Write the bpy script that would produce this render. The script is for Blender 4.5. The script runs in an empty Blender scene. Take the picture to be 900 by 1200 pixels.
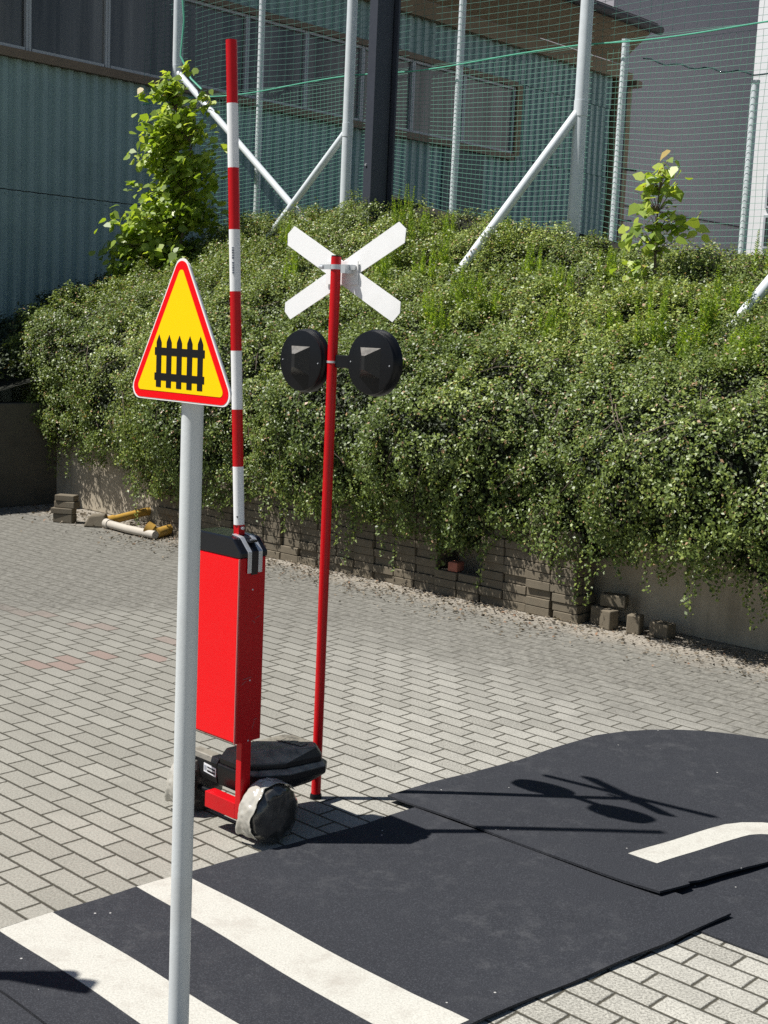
import bpy, math, random
import numpy as np
from mathutils import Vector, Matrix

random.seed(7)
rng = np.random.default_rng(7)
SC = bpy.context.scene
COL = SC.collection

# ------------------------------------------------------------------ camera
FPX, PITCH, ROLL, CAMH = 1510.55, 0.139031, 0.0442421, 1.8725     # photo is 900 x 1200
cp, sp, cr, sr = math.cos(PITCH), math.sin(PITCH), math.cos(ROLL), math.sin(ROLL)
_R, _U, _F = Vector((1, 0, 0)), Vector((0, sp, cp)), Vector((0, cp, -sp))
CA, CB = _R * cr + _U * sr, -_R * sr + _U * cr
CAM = Vector((0, 0, CAMH))

def ray(x, y):
    return _F + CA * ((x - 450) / FPX) - CB * ((y - 600) / FPX)
def gp(x, y, z=0.0):
    r = ray(x, y)
    return CAM + r * ((z - CAMH) / r.z)
def at(x, y, Y):
    r = ray(x, y)
    return CAM + r * (Y / r.y)

cam = bpy.data.cameras.new('camera')
cam.sensor_fit = 'VERTICAL'; cam.sensor_height = 24.0
cam.lens = FPX / 1200 * 24.0
cam.clip_start = 0.05; cam.clip_end = 1000
camo = bpy.data.objects.new('camera', cam); COL.objects.link(camo)
m = Matrix((CA, CB, -_F)).transposed().to_4x4(); m.translation = CAM
camo.matrix_world = m
SC.camera = camo

# the whole yard is laid out on one grid turned 43 degrees
TH = math.radians(43)
U2 = Vector((math.cos(TH), -math.sin(TH), 0))       # towards the right and the viewer
W2 = Vector((math.sin(TH), math.cos(TH), 0))        # towards the right and away
Z = Vector((0, 0, 1))

# ------------------------------------------------------------------ light
SUN_EL = math.radians(58.7)
TO_SUN = Vector((-0.9956 * math.cos(SUN_EL), -0.094 * math.cos(SUN_EL), math.sin(SUN_EL)))
w = bpy.data.worlds.new('World'); SC.world = w; w.use_nodes = True
nt = w.node_tree
bg = nt.nodes['Background']
sky = nt.nodes.new('ShaderNodeTexSky'); sky.sky_type = 'NISHITA'; sky.sun_disc = False
sky.sun_elevation = SUN_EL
sky.sun_rotation = math.atan2(TO_SUN.x, TO_SUN.y)
sky.air_density = 1.0; sky.dust_density = 0.6; sky.ozone_density = 1.0
nt.links.new(sky.outputs[0], bg.inputs[0]); bg.inputs[1].default_value = 0.05
sl = bpy.data.lights.new('sun', 'SUN'); sl.energy = 5.0; sl.angle = math.radians(0.5); sl.color = (1.0, 0.97, 0.925)
so = bpy.data.objects.new('sun', sl); COL.objects.link(so)
so.rotation_euler = TO_SUN.to_track_quat('Z', 'Y').to_euler(); so.location = (-8, -3, 14)
vs = SC.view_settings
vs.view_transform = 'Standard'; vs.look = 'None'; vs.gamma = 1; vs.use_curve_mapping = False; vs.exposure = 0.50
SC.cycles.max_bounces = 6; SC.cycles.transparent_max_bounces = 8
SC.cycles.use_denoising = False

# ------------------------------------------------------------------ materials
class NT:
    def __init__(s, name):
        s.m = bpy.data.materials.new(name); s.m.use_nodes = True
        s.t = s.m.node_tree; s.b = s.t.nodes['Principled BSDF']; s.out = s.t.nodes['Material Output']
    def n(s, typ, **kw):
        nd = s.t.nodes.new(typ)
        for k, v in kw.items(): setattr(nd, k, v)
        return nd
    def link(s, a, b): s.t.links.new(a, b)
    def math(s, op, a, b=None, c=None, clamp=False):
        nd = s.n('ShaderNodeMath', operation=op, use_clamp=clamp)
        for i, v in enumerate((a, b, c)):
            if v is None: continue
            if isinstance(v, (int, float)): nd.inputs[i].default_value = v
            else: s.link(v, nd.inputs[i])
        return nd.outputs[0]
    def mix(s, f, a, b, mode='MIX'):
        nd = s.n('ShaderNodeMix', data_type='RGBA', blend_type=mode)
        for sock, v in ((nd.inputs[0], f), (nd.inputs[6], a), (nd.inputs[7], b)):
            if isinstance(v, (int, float)): sock.default_value = v
            elif isinstance(v, tuple): sock.default_value = (*v, 1) if len(v) == 3 else v
            else: s.link(v, sock)
        return nd.outputs[2]
    def noise(s, scale, detail=3, rough=0.55, vec=None, out=0):
        nd = s.n('ShaderNodeTexNoise'); nd.inputs['Scale'].default_value = scale
        nd.inputs['Detail'].default_value = detail; nd.inputs['Roughness'].default_value = rough
        s.link(vec if vec is not None else s.obj(), nd.inputs['Vector'])
        return nd.outputs[out]
    def obj(s):
        if not hasattr(s, '_o'): s._o = s.n('ShaderNodeTexCoord').outputs['Object']
        return s._o
    def ramp(s, v, a, b):           # linear clamp from a..b to 0..1
        nd = s.n('ShaderNodeMapRange'); nd.clamp = True
        s.link(v, nd.inputs[0]); nd.inputs[1].default_value = a; nd.inputs[2].default_value = b
        return nd.outputs[0]
    def bump(s, h, strength=0.3, dist=0.01, normal=None):
        nd = s.n('ShaderNodeBump'); nd.inputs['Strength'].default_value = strength; nd.inputs['Distance'].default_value = dist
        s.link(h, nd.inputs['Height'])
        if normal is not None: s.link(normal, nd.inputs['Normal'])
        return nd.outputs[0]
    def set(s, **kw):
        for k, v in kw.items():
            sock = s.b.inputs[k]
            if isinstance(v, (int, float)): sock.default_value = v
            elif isinstance(v, tuple): sock.default_value = (*v, 1) if len(v) == 3 else v
            else: s.link(v, sock)
        return s

def paint(name, col, rough=0.4, var=0.12, scale=6, bump=0.0, spec=0.4, metal=0.0, coat=0.0, dirt=None, dscale=3.0):
    n = NT(name)
    a = tuple(c * (1 - var) for c in col); b = tuple(min(1, c * (1 + var)) for c in col)
    c = n.mix(n.noise(scale, 4), a, b)
    if dirt:
        c = n.mix(n.math('MULTIPLY', n.ramp(n.noise(dscale, 6, 0.65), 0.52, 0.75), 0.6), c, dirt)
    r = n.math('ADD', n.math('MULTIPLY', n.noise(scale * 4, 3), 0.16), rough - 0.08)
    n.set(**{'Base Color': c, 'Roughness': r, 'Specular IOR Level': spec, 'Metallic': metal, 'Coat Weight': coat})
    if bump: n.set(Normal=n.bump(n.noise(scale * 12, 3), bump, 0.004))
    return n.m

M = {}
M['grey_paint'] = paint('grey_paint', (0.60, 0.625, 0.62), 0.42, 0.06, 9, 0.05, dirt=(0.47, 0.47, 0.45))
M['galv'] = paint('galvanised_steel', (0.62, 0.66, 0.68), 0.45, 0.10, 14, 0.05, dirt=(0.50, 0.53, 0.54))
M['white_paint'] = paint('white_paint', (0.80, 0.80, 0.79), 0.45, 0.03, 8, 0.03, dirt=(0.66, 0.65, 0.62))
M['red_paint'] = paint('red_paint', (0.52, 0.004, 0.008), 0.33, 0.10, 9, 0.03, spec=0.28, dirt=(0.36, 0.01, 0.012))
M['red_panel'] = paint('red_panel_vinyl', (0.80, 0.003, 0.007), 0.13, 0.05, 3, 0.0, spec=0.3)
M['black_plastic'] = paint('black_plastic', (0.006, 0.0065, 0.008), 0.34, 0.2, 30, 0.10, spec=0.22)
M['black_glossy'] = paint('glossy_black', (0.007, 0.008, 0.011), 0.2, 0.2, 8)
def dusty_plastic(name, dust, amount, rough):       # grime lies on what faces upwards
    n = NT(name)
    geo = n.n('ShaderNodeNewGeometry'); sp_ = n.n('ShaderNodeSeparateXYZ'); n.link(geo.outputs['True Normal'], sp_.inputs[0])
    up = n.math('MULTIPLY', n.ramp(sp_.outputs[2], 0.25, 0.75), n.ramp(n.noise(22, 5, 0.7), 0.15, 0.55))
    c = n.mix(n.noise(30, 3), (0.008, 0.008, 0.009), (0.014, 0.014, 0.015))
    c = n.mix(n.math('MULTIPLY', up, amount), c, dust)
    n.set(**{'Base Color': c, 'Roughness': rough, 'Specular IOR Level': 0.45, 'Normal': n.bump(n.noise(320, 2), 0.12, 0.002)})
    return n.m
M['housing'] = dusty_plastic('satin_black_housing', (0.20, 0.19, 0.17), 0.9, 0.3)
M['box_plastic'] = dusty_plastic('dusty_black_plastic', (0.26, 0.24, 0.195), 0.95, 0.4)
M['lamp_lens'] = paint('dark_red_lens', (0.10, 0.008, 0.008), 0.15, 0.2, 20)
M['silver'] = paint('silver_metal', (0.62, 0.64, 0.66), 0.30, 0.08, 20, 0.03, metal=0.6)
M['sign_red'] = paint('sign_red_foil', (0.80, 0.004, 0.008), 0.45, 0.03, 10, spec=0.08)
M['sign_yellow'] = paint('sign_yellow_foil', (0.93, 0.60, 0.002), 0.5, 0.03, 8, spec=0.1)
M['sign_white'] = paint('sign_white_foil', (0.82, 0.80, 0.78), 0.4, 0.03, 8)
M['sign_black'] = paint('sign_black_foil', (0.006, 0.006, 0.007), 0.5, 0.1, 8, spec=0.2)
M['label_white'] = paint('label_white', (0.75, 0.76, 0.78), 0.4, 0.04, 20)
M['mast'] = paint('anthracite_paint', (0.040, 0.045, 0.060), 0.5, 0.1, 5, 0.03)
M['corrugated'] = paint('teal_sheet_metal', (0.265, 0.375, 0.36), 0.42, 0.16, 1.3, 0.0, dirt=(0.19, 0.28, 0.27), dscale=2.2)
M['frame_grey'] = paint('window_frame_grey', (0.42, 0.44, 0.46), 0.5, 0.08, 6)
M['brown_beam'] = paint('brown_weathered_beam', (0.20, 0.15, 0.105), 0.7, 0.25, 4, 0.15)
M['tan_wood'] = paint('tan_wood_boards', (0.22, 0.165, 0.10), 0.7, 0.18, 3, 0.12)
M['roof_dark'] = paint('dark_roof_edge', (0.035, 0.032, 0.034), 0.6, 0.2, 5)
M['grey_render'] = paint('grey_wall_render', (0.33, 0.32, 0.345), 0.9, 0.05, 1.2, 0.06)
M['white_render'] = paint('white_wall_render', (0.74, 0.74, 0.74), 0.9, 0.03, 2, 0.05)
M['yellow_pipe'] = paint('yellow_pipe_plastic', (0.46, 0.27, 0.05), 0.5, 0.2, 20, 0.05, dirt=(0.30, 0.22, 0.12), dscale=12)
M['white_pipe'] = paint('white_pipe_plastic', (0.45, 0.41, 0.35), 0.5, 0.1, 20, 0.05, dirt=(0.40, 0.34, 0.28), dscale=12)
M['old_block'] = paint('weathered_block', (0.15, 0.125, 0.088), 0.92, 0.3, 14, 0.5, dirt=(0.13, 0.12, 0.09), dscale=9)
M['red_brick'] = paint('red_brick', (0.36, 0.13, 0.09), 0.9, 0.2, 30, 0.4)
M['bark'] = paint('bark', (0.13, 0.10, 0.075), 0.9, 0.3, 30, 0.5)
M['net'] = paint('green_net_twine', (0.05, 0.17, 0.13), 0.6, 0.2, 3)
M['net_pale'] = paint('pale_net_twine', (0.11, 0.29, 0.21), 0.6, 0.2, 3)
M['rope'] = paint('green_rope', (0.10, 0.42, 0.28), 0.6, 0.2, 10)
M['cable'] = paint('dark_cable', (0.03, 0.06, 0.06), 0.5, 0.2, 10)
M['soil'] = paint('dark_soil', (0.012, 0.013, 0.007), 0.95, 0.4, 8, 0.6)

def glass_mat():
    n = NT('old_dark_glazing')
    sep = n.n('ShaderNodeSeparateXYZ'); n.link(n.obj(), sep.inputs[0])
    mp = n.n('ShaderNodeMapping'); mp.inputs['Scale'].default_value = (3.2, 3.2, 0.12); n.link(n.obj(), mp.inputs[0])
    s1 = n.noise(1.0, 4, 0.6, mp.outputs[0])
    c = n.mix(n.ramp(s1, 0.35, 0.72), (0.04, 0.042, 0.044), (0.21, 0.205, 0.20))
    n.set(**{'Base Color': c, 'Roughness': 0.22, 'Specular IOR Level': 0.5, 'Normal': n.bump(n.noise(2.5, 3), 0.15, 0.02)})
    return n.m
M['glazing'] = glass_mat()

def concrete_mat():
    n = NT('stained_concrete')
    mp = n.n('ShaderNodeMapping'); mp.inputs['Scale'].default_value = (5, 5, 0.6); n.link(n.obj(), mp.inputs[0])
    st = n.noise(1.0, 5, 0.65, mp.outputs[0])
    c = n.mix(n.ramp(n.noise(3, 6, 0.6), 0.3, 0.7), (0.34, 0.29, 0.215), (0.47, 0.41, 0.31))
    c = n.mix(n.math('MULTIPLY', n.ramp(st, 0.5, 0.72), 0.65), c, (0.14, 0.125, 0.09))
    n.set(**{'Base Color': c, 'Roughness': 0.93, 'Normal': n.bump(n.noise(40, 5, 0.7), 0.35, 0.008)})
    return n.m
M['concrete'] = concrete_mat()

def film_mat():                                    # wheel wrapped in crinkled clear film
    n = NT('crinkled_plastic_film')
    wv = n.noise(13, 6, 0.7)
    rd = n.n('ShaderNodeTexNoise'); rd.noise_type = 'RIDGED_MULTIFRACTAL'; rd.inputs['Scale'].default_value = 17; rd.inputs['Detail'].default_value = 5
    n.link(n.obj(), rd.inputs['Vector'])
    crease = n.ramp(rd.outputs[0], 0.55, 1.25)
    c = n.mix(n.ramp(wv, 0.40, 0.66), (0.035, 0.033, 0.029), (0.105, 0.098, 0.085))
    c = n.mix(n.math('MULTIPLY', n.ramp(crease, 0.6, 1.0), 0.35), c, (0.40, 0.38, 0.34))
    h = n.math('ADD', n.math('MULTIPLY', crease, 0.9), n.math('MULTIPLY', wv, 0.5))
    n.set(**{'Base Color': c, 'Roughness': 0.15, 'Specular IOR Level': 0.7, 'Coat Weight': 0.5, 'Coat Roughness': 0.08,
             'Normal': n.bump(h, 0.6, 0.007)})
    return n.m
M['film'] = film_mat()
def film_sunlit():
    n = NT('sunlit_crinkled_film')
    rd = n.n('ShaderNodeTexNoise'); rd.noise_type = 'RIDGED_MULTIFRACTAL'; rd.inputs['Scale'].default_value = 22; rd.inputs['Detail'].default_value = 5
    n.link(n.obj(), rd.inputs['Vector'])
    cr_ = n.ramp(rd.outputs[0], 0.5, 1.4)
    c = n.mix(cr_, (0.40, 0.38, 0.33), (0.78, 0.76, 0.70))
    n.set(**{'Base Color': c, 'Roughness': 0.18, 'Specular IOR Level': 0.7, 'Coat Weight': 0.4, 'Normal': n.bump(cr_, 0.7, 0.006)})
    return n.m
M['film_sunlit'] = film_sunlit()

def leaf_mat(name, dark, mid, light, odd, oddp=0.04, rough=0.38, transl=0.35):
    n = NT(name)
    a = n.n('ShaderNodeAttribute'); a.attribute_name = 'leaf_random'
    f = a.outputs['Fac']
    c = n.mix(n.ramp(f, 0.0, 0.5), dark, mid)
    c = n.mix(n.ramp(f, 0.5, 1 - oddp), c, light)
    c = n.mix(n.math('GREATER_THAN', f, 1 - oddp), c, odd)
    n.set(**{'Base Color': c, 'Roughness': rough, 'Specular IOR Level': 0.5})
    tr = n.n('ShaderNodeBsdfTranslucent'); n.link(n.mix(1.0, c, (1.5, 1.5, 0.6), 'MULTIPLY'), tr.inputs['Color'])
    ms = n.n('ShaderNodeMixShader'); ms.inputs[0].default_value = transl
    n.link(n.b.outputs[0], ms.inputs[1]); n.link(tr.outputs[0], ms.inputs[2]); n.link(ms.outputs[0], n.out.inputs[0])
    return n.m
M['ivy_leaf'] = leaf_mat('cotoneaster_leaf', (0.045, 0.075, 0.014), (0.150, 0.205, 0.042), (0.46, 0.52, 0.14), (0.42, 0.27, 0.15), 0.05, 0.45, 0.24)
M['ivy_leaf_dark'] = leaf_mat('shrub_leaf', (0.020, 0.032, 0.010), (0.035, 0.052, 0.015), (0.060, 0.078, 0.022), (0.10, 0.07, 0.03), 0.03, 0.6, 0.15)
M['tree_leaf'] = leaf_mat('tree_leaf', (0.12, 0.20, 0.025), (0.27, 0.37, 0.05), (0.48, 0.55, 0.11), (0.48, 0.36, 0.13), 0.06, 0.42, 0.42)
M['horsetail'] = leaf_mat('horsetail_green', (0.15, 0.24, 0.03), (0.25, 0.36, 0.05), (0.36, 0.46, 0.08), (0.40, 0.38, 0.09), 0.05, 0.6, 0.45)
M['litter'] = leaf_mat('dry_litter', (0.06, 0.05, 0.035), (0.14, 0.11, 0.075), (0.28, 0.24, 0.18), (0.26, 0.15, 0.09), 0.04, 0.9, 0.05)

def mat_rubber():
    n = NT('black_rubber_mat')
    c = n.mix(n.noise(1.6, 5, 0.6), (0.0165, 0.0175, 0.0215), (0.0265, 0.0282, 0.0335))
    grain = n.noise(230, 3, 0.75)
    c = n.mix(n.math('MULTIPLY', n.ramp(grain, 0.50, 0.66), 0.45), c, (0.10, 0.105, 0.118))
    dust = n.math('MULTIPLY', n.ramp(n.noise(9, 8, 0.8), 0.50, 0.74), n.ramp(n.noise(1.5, 3), 0.40, 0.64))
    c = n.mix(n.math('MULTIPLY', dust, 0.30), c, (0.17, 0.17, 0.17))
    v = n.n('ShaderNodeTexVoronoi'); v.inputs['Scale'].default_value = 21; n.link(n.obj(), v.inputs['Vector'])
    wn = n.n('ShaderNodeSeparateColor'); n.link(v.outputs['Color'], wn.inputs[0])
    speck = n.math('MULTIPLY', n.math('LESS_THAN', v.outputs['Distance'], 0.08), n.math('GREATER_THAN', wn.outputs[0], 0.93))
    c = n.mix(n.math('MULTIPLY', speck, 0.8), c, (0.5, 0.49, 0.46))
    n.set(**{'Base Color': c, 'Roughness': 0.82, 'Specular IOR Level': 0.25, 'Normal': n.bump(grain, 0.4, 0.003)})
    return n.m
M['rubber'] = mat_rubber()

def mat_stripe():
    n = NT('white_rubber_marking')
    c = n.mix(n.ramp(n.noise(170, 4, 0.8), 0.36, 0.58), (0.37, 0.358, 0.315), (0.52, 0.507, 0.45))
    c = n.mix(n.math('MULTIPLY', n.ramp(n.noise(9, 7, 0.7), 0.50, 0.75), 0.7), c, (0.32, 0.29, 0.25))
    n.set(**{'Base Color': c, 'Roughness': 0.85, 'Specular IOR Level': 0.2})
    return n.m
M['stripe'] = mat_stripe()

A0 = Vector((-3.33, 12.95, 0)); WD = Vector((0.747, -0.665, 0)); WN = Vector((0.665, 0.747, 0))   # retaining wall foot, along, behind

def ground_mat():
    n = NT('concrete_pavers')
    yaw = -0.746875
    cu, su = math.cos(yaw), math.sin(yaw)
    sep = n.n('ShaderNodeSeparateXYZ'); n.link(n.obj(), sep.inputs[0])
    X, Y = sep.outputs[0], sep.outputs[1]
    wob = n.math('MULTIPLY', n.math('SUBTRACT', n.noise(9, 2), 0.5), 0.010)
    U = n.math('ADD', n.math('ADD', n.math('MULTIPLY', X, cu / 0.2), n.math('MULTIPLY', Y, su / 0.2)), 20.466)
    V = n.math('SUBTRACT', n.math('ADD', n.math('MULTIPLY', X, -su / 0.2), n.math('MULTIPLY', Y, cu / 0.2)), 12.914)
    U = n.math('ADD', U, wob)
    V = n.math('ADD', n.math('MULTIPLY', V, 2.0 / 1.0029), wob)
    row = n.math('FLOOR', V)
    fv = n.math('SUBTRACT', V, row)
    Us = n.math('ADD', U, n.math('MULTIPLY', row, 0.4485))
    cl = n.math('FLOOR', Us)
    fu = n.math('SUBTRACT', Us, cl)
    du = n.math('MULTIPLY', n.math('MINIMUM', fu, n.math('SUBTRACT', 1.0, fu)), 0.2)
    dv = n.math('MULTIPLY', n.math('MINIMUM', fv, n.math('SUBTRACT', 1.0, fv)), 0.1)
    d = n.math('MINIMUM', du, dv)                                   # metres to the nearest joint
    d = n.math('ADD', d, n.math('MULTIPLY', n.math('SUBTRACT', n.noise(60, 3), 0.5), 0.005))
    cid = n.n('ShaderNodeCombineXYZ'); n.link(cl, cid.inputs[0]); n.link(row, cid.inputs[1])
    wnz = n.n('ShaderNodeTexWhiteNoise', noise_dimensions='2D'); n.link(cid.outputs[0], wnz.inputs['Vector'])
    rnd = wnz.outputs['Value']
    # distance in front of the retaining wall, and left-right drift, decide how dirty the paving is
    T = n.math('ADD', n.math('MULTIPLY', n.math('SUBTRACT', X, A0.x), WN.x), n.math('MULTIPLY', n.math('SUBTRACT', Y, A0.y), WN.y))
    big = n.noise(0.9, 5, 0.6)
    mid = n.noise(4.5, 5, 0.65)
    Td = n.math('ADD', T, n.math('MULTIPLY', n.math('SUBTRACT', big, 0.5), 1.6))
    Td = n.math('ADD', Td, n.math('MULTIPLY', n.math('SUBTRACT', mid, 0.5), 0.5))
    Td = n.math('SUBTRACT', Td, n.math('MULTIPLY', n.math('MINIMUM', n.math('ADD', X, 0.8), 0.0), 0.9))
    dirty = n.ramp(Td, -1.95, -1.45)
    worn = n.ramp(Td, -4.6, -1.6)
    speck = n.noise(120, 5, 0.85)
    c = n.mix(rnd, (0.255, 0.245, 0.213), (0.43, 0.416, 0.368))
    c = n.mix(n.math('MULTIPLY', n.ramp(speck, 0.46, 0.60), 0.65), c, (0.60, 0.58, 0.50))
    c = n.mix(n.math('MULTIPLY', n.ramp(speck, 0.50, 0.38), 0.7), c, (0.125, 0.118, 0.096))
    c = n.mix(n.math('MULTIPLY', n.ramp(mid, 0.48, 0.75), 0.4), c, (0.20, 0.195, 0.17))
    c = n.mix(n.math('MULTIPLY', n.ramp(X, 0.3, -0.7), 0.55), c, (0.205, 0.195, 0.162))
    # a diagonal line of red pavers
    bx = n.math('ADD', cl, 0.5)
    ub = n.math('SUBTRACT', bx, n.math('MULTIPLY', row, 0.4485))    # paver centre along the row, in pavers
    um = n.math('SUBTRACT', n.math('MULTIPLY', ub, 0.2), 4.0932)
    vm = n.math('MULTIPLY', n.math('ADD', n.math('MULTIPLY', n.math('ADD', row, 0.5), 0.50145), 12.914), 0.2)
    l1 = n.math('ABSOLUTE', n.math('SUBTRACT', um, n.math('ADD', -5.92, n.math('MULTIPLY', n.math('SUBTRACT', vm, 3.9), 0.3))))
    l2 = n.math('ABSOLUTE', n.math('SUBTRACT', vm, n.math('ADD', 4.33, n.math('MULTIPLY', n.math('ADD', um, 7.39), 0.19))))
    red = n.math('MAXIMUM', n.math('LESS_THAN', l1, 0.09), n.math('MULTIPLY', n.math('LESS_THAN', l2, 0.055), 0.7))
    red = n.math('MULTIPLY', red, n.math('GREATER_THAN', rnd, 0.3))
    red = n.math('MULTIPLY', red, n.math('LESS_THAN', X, -1.18))
    c = n.mix(n.math('MULTIPLY', red, 0.45), c, (0.27, 0.11, 0.085))
    c = n.mix(n.math('MULTIPLY', worn, 0.5), c, (0.15, 0.146, 0.132))
    dust = n.mix(n.ramp(n.noise(26, 6, 0.75), 0.36, 0.66), (0.05, 0.047, 0.04), (0.24, 0.23, 0.20))
    c = n.mix(n.math('MULTIPLY', dirty, n.math('ADD', 0.42, n.math('MULTIPLY', mid, 0.5))), c, dust)
    jw = n.math('ADD', 0.0046, n.math('MULTIPLY', mid, 0.0036))
    joint = n.math('SUBTRACT', 1.0, n.ramp(n.math('DIVIDE', d, jw), 0.45, 1.0))
    c = n.mix(n.math('MULTIPLY', joint, n.math('SUBTRACT', 0.97, n.math('MULTIPLY', dirty, 0.35))), c, (0.06, 0.055, 0.040))
    strip = n.ramp(n.math('ADD', T, n.math('MULTIPLY', n.math('SUBTRACT', mid, 0.5), 0.7)), -0.66, -0.36)
    sand = n.mix(n.ramp(n.noise(60, 6, 0.8), 0.36, 0.64), (0.12, 0.105, 0.082), (0.46, 0.415, 0.35))
    c = n.mix(n.math('MULTIPLY', strip, 0.9), c, sand)
    prof = n.ramp(d, 0.0015, 0.008)
    h = n.math('ADD', n.math('MULTIPLY', prof, n.math('SUBTRACT', 1.0, n.math('MULTIPLY', dirty, 0.6))), n.math('MULTIPLY', speck, 0.28))
    h = n.math('ADD', h, n.math('MULTIPLY', rnd, 0.15))
    n.set(**{'Base Color': c, 'Roughness': 0.9, 'Specular IOR Level': 0.25, 'Normal': n.bump(h, 0.9, 0.007)})
    return n.m
M['pavers'] = ground_mat()

# ------------------------------------------------------------------ mesh builder
class MB:
    def __init__(s): s.v, s.f = [], []
    def add(s, vs_, fs_):
        o = len(s.v); s.v += [tuple(p) for p in vs_]; s.f += [tuple(i + o for i in f) for f in fs_]; return s
    def box(s, c, half, ax=(Vector((1, 0, 0)), Vector((0, 1, 0)), Z)):
        c = Vector(c); P = []
        for k in (-1, 1):
            for a, b in ((-1, -1), (1, -1), (1, 1), (-1, 1)):
                P.append(c + ax[0] * (a * half[0]) + ax[1] * (b * half[1]) + ax[2] * (k * half[2]))
        return s.add(P, [(3, 2, 1, 0), (4, 5, 6, 7), (0, 1, 5, 4), (1, 2, 6, 5), (2, 3, 7, 6), (3, 0, 4, 7)])
    def bar(s, a, b, hw, hh, up=Z):
        a, b = Vector(a), Vector(b); d = (b - a).normalized()
        x = d.cross(up)
        if x.length < 1e-4: x = d.cross(Vector((0, 1, 0)))
        x.normalize(); y = x.cross(d)
        return s.box((a + b) / 2, (x.length * hw, hh, (b - a).length / 2), (x, y, d))
    def prism(s, pts, depth):                     # closed polygon of points, swept by the vector depth
        n = len(pts); P = [Vector(p) for p in pts] + [Vector(p) + Vector(depth) for p in pts]
        return s.add(P, [tuple(range(n))[::-1], tuple(range(n, 2 * n))] + [(i, (i + 1) % n, n + (i + 1) % n, n + i) for i in range(n)])
    def tube(s, pts, r, seg=12, cap=True):
        pts = [Vector(p) for p in pts]; rs = r if isinstance(r, (list, tuple)) else [r] * len(pts)
        o = len(s.v); ref = None; V, F = [], []
        for i, p in enumerate(pts):
            d = (pts[min(i + 1, len(pts) - 1)] - pts[max(i - 1, 0)]).normalized()
            if ref is None: ref = d.orthogonal().normalized()
            ref = (ref - d * ref.dot(d)).normalized(); b = d.cross(ref)
            for k in range(seg):
                a = 2 * math.pi * k / seg
                V.append(p + (ref * math.cos(a) + b * math.sin(a)) * rs[i])
        for i in range(len(pts) - 1):
            for k in range(seg):
                k2 = (k + 1) % seg
                F.append((i * seg + k, i * seg + k2, (i + 1) * seg + k2, (i + 1) * seg + k))
        if cap:
            F.append(tuple(range(seg))[::-1]); F.append(tuple(range((len(pts) - 1) * seg, len(pts) * seg)))
        return s.add(V, F)
    def lathe(s, c, axis, prof, seg=32):          # profile of (distance along axis, radius)
        c, axis = Vector(c), Vector(axis).normalized()
        return s.tube_profile(c, axis, prof, seg)
    def tube_profile(s, c, axis, prof, seg):
        x = axis.orthogonal().normalized(); y = axis.cross(x); V, F = [], []
        for h, r in prof:
            for k in range(seg):
                a = 2 * math.pi * k / seg
                V.append(c + axis * h + (x * math.cos(a) + y * math.sin(a)) * r)
        for i in range(len(prof) - 1):
            for k in range(seg):
                k2 = (k + 1) % seg
                F.append((i * seg + k, i * seg + k2, (i + 1) * seg + k2, (i + 1) * seg + k))
        F.append(tuple(range(seg))[::-1]); F.append(tuple(range((len(prof) - 1) * seg, len(prof) * seg)))
        return s.add(V, F)
    def build(s, name, mat, parent=None, smooth=False, bevel=0.0, bseg=2):
        me = bpy.data.meshes.new(name); me.from_pydata(s.v, [], s.f); me.update()
        ob = bpy.data.objects.new(name, me); COL.objects.link(ob)
        me.materials.append(M[mat] if isinstance(mat, str) else mat)
        import bmesh
        bm = bmesh.new(); bm.from_mesh(me); bmesh.ops.recalc_face_normals(bm, faces=bm.faces)
        bm.to_mesh(me); bm.free()
        if smooth:
            me.shade_smooth()
            try: me.set_sharp_from_angle(angle=math.radians(38))
            except Exception: pass
        if bevel:
            b = ob.modifiers.new('bevel', 'BEVEL'); b.width = bevel; b.segments = bseg; b.limit_method = 'ANGLE'; b.angle_limit = math.radians(35)
        if parent is not None:
            ob.parent = parent; ob.matrix_parent_inverse = Matrix.Translation(-world_loc(parent))
        return ob

def world_loc(o):                                   # parts sit at the world origin under their thing
    return Vector(o.location) if o.parent is None else Vector((0, 0, 0))

def tag(o, label, cat, group=None, kind=None):
    if label: o['label'] = label
    if cat: o['category'] = cat
    if group: o['group'] = group
    if kind: o['kind'] = kind
    return o
def thing(name, loc, label, cat, group=None):
    o = bpy.data.objects.new(name, None); COL.objects.link(o); o.location = loc
    o.empty_display_size = 0.2
    return tag(o, label, cat, group)

def mesh_np(name, verts, quads, mat, rand=None, parent=None):
    me = bpy.data.meshes.new(name)
    nv, nf = len(verts), len(quads); k = quads.shape[1]
    me.vertices.add(nv); me.vertices.foreach_set('co', verts.astype(np.float32).ravel())
    me.loops.add(nf * k); me.loops.foreach_set('vertex_index', quads.astype(np.int32).ravel())
    me.polygons.add(nf); me.polygons.foreach_set('loop_start', np.arange(0, nf * k, k, dtype=np.int32))
    if rand is not None:
        a = me.attributes.new('leaf_random', 'FLOAT', 'FACE'); a.data.foreach_set('value', rand.astype(np.float32))
    me.update(calc_edges=True); me.validate()
    ob = bpy.data.objects.new(name, me); COL.objects.link(ob); me.materials.append(M[mat] if isinstance(mat, str) else mat)
    if parent is not None:
        ob.parent = parent; ob.matrix_parent_inverse = Matrix.Translation(-world_loc(parent))
    return ob

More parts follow.
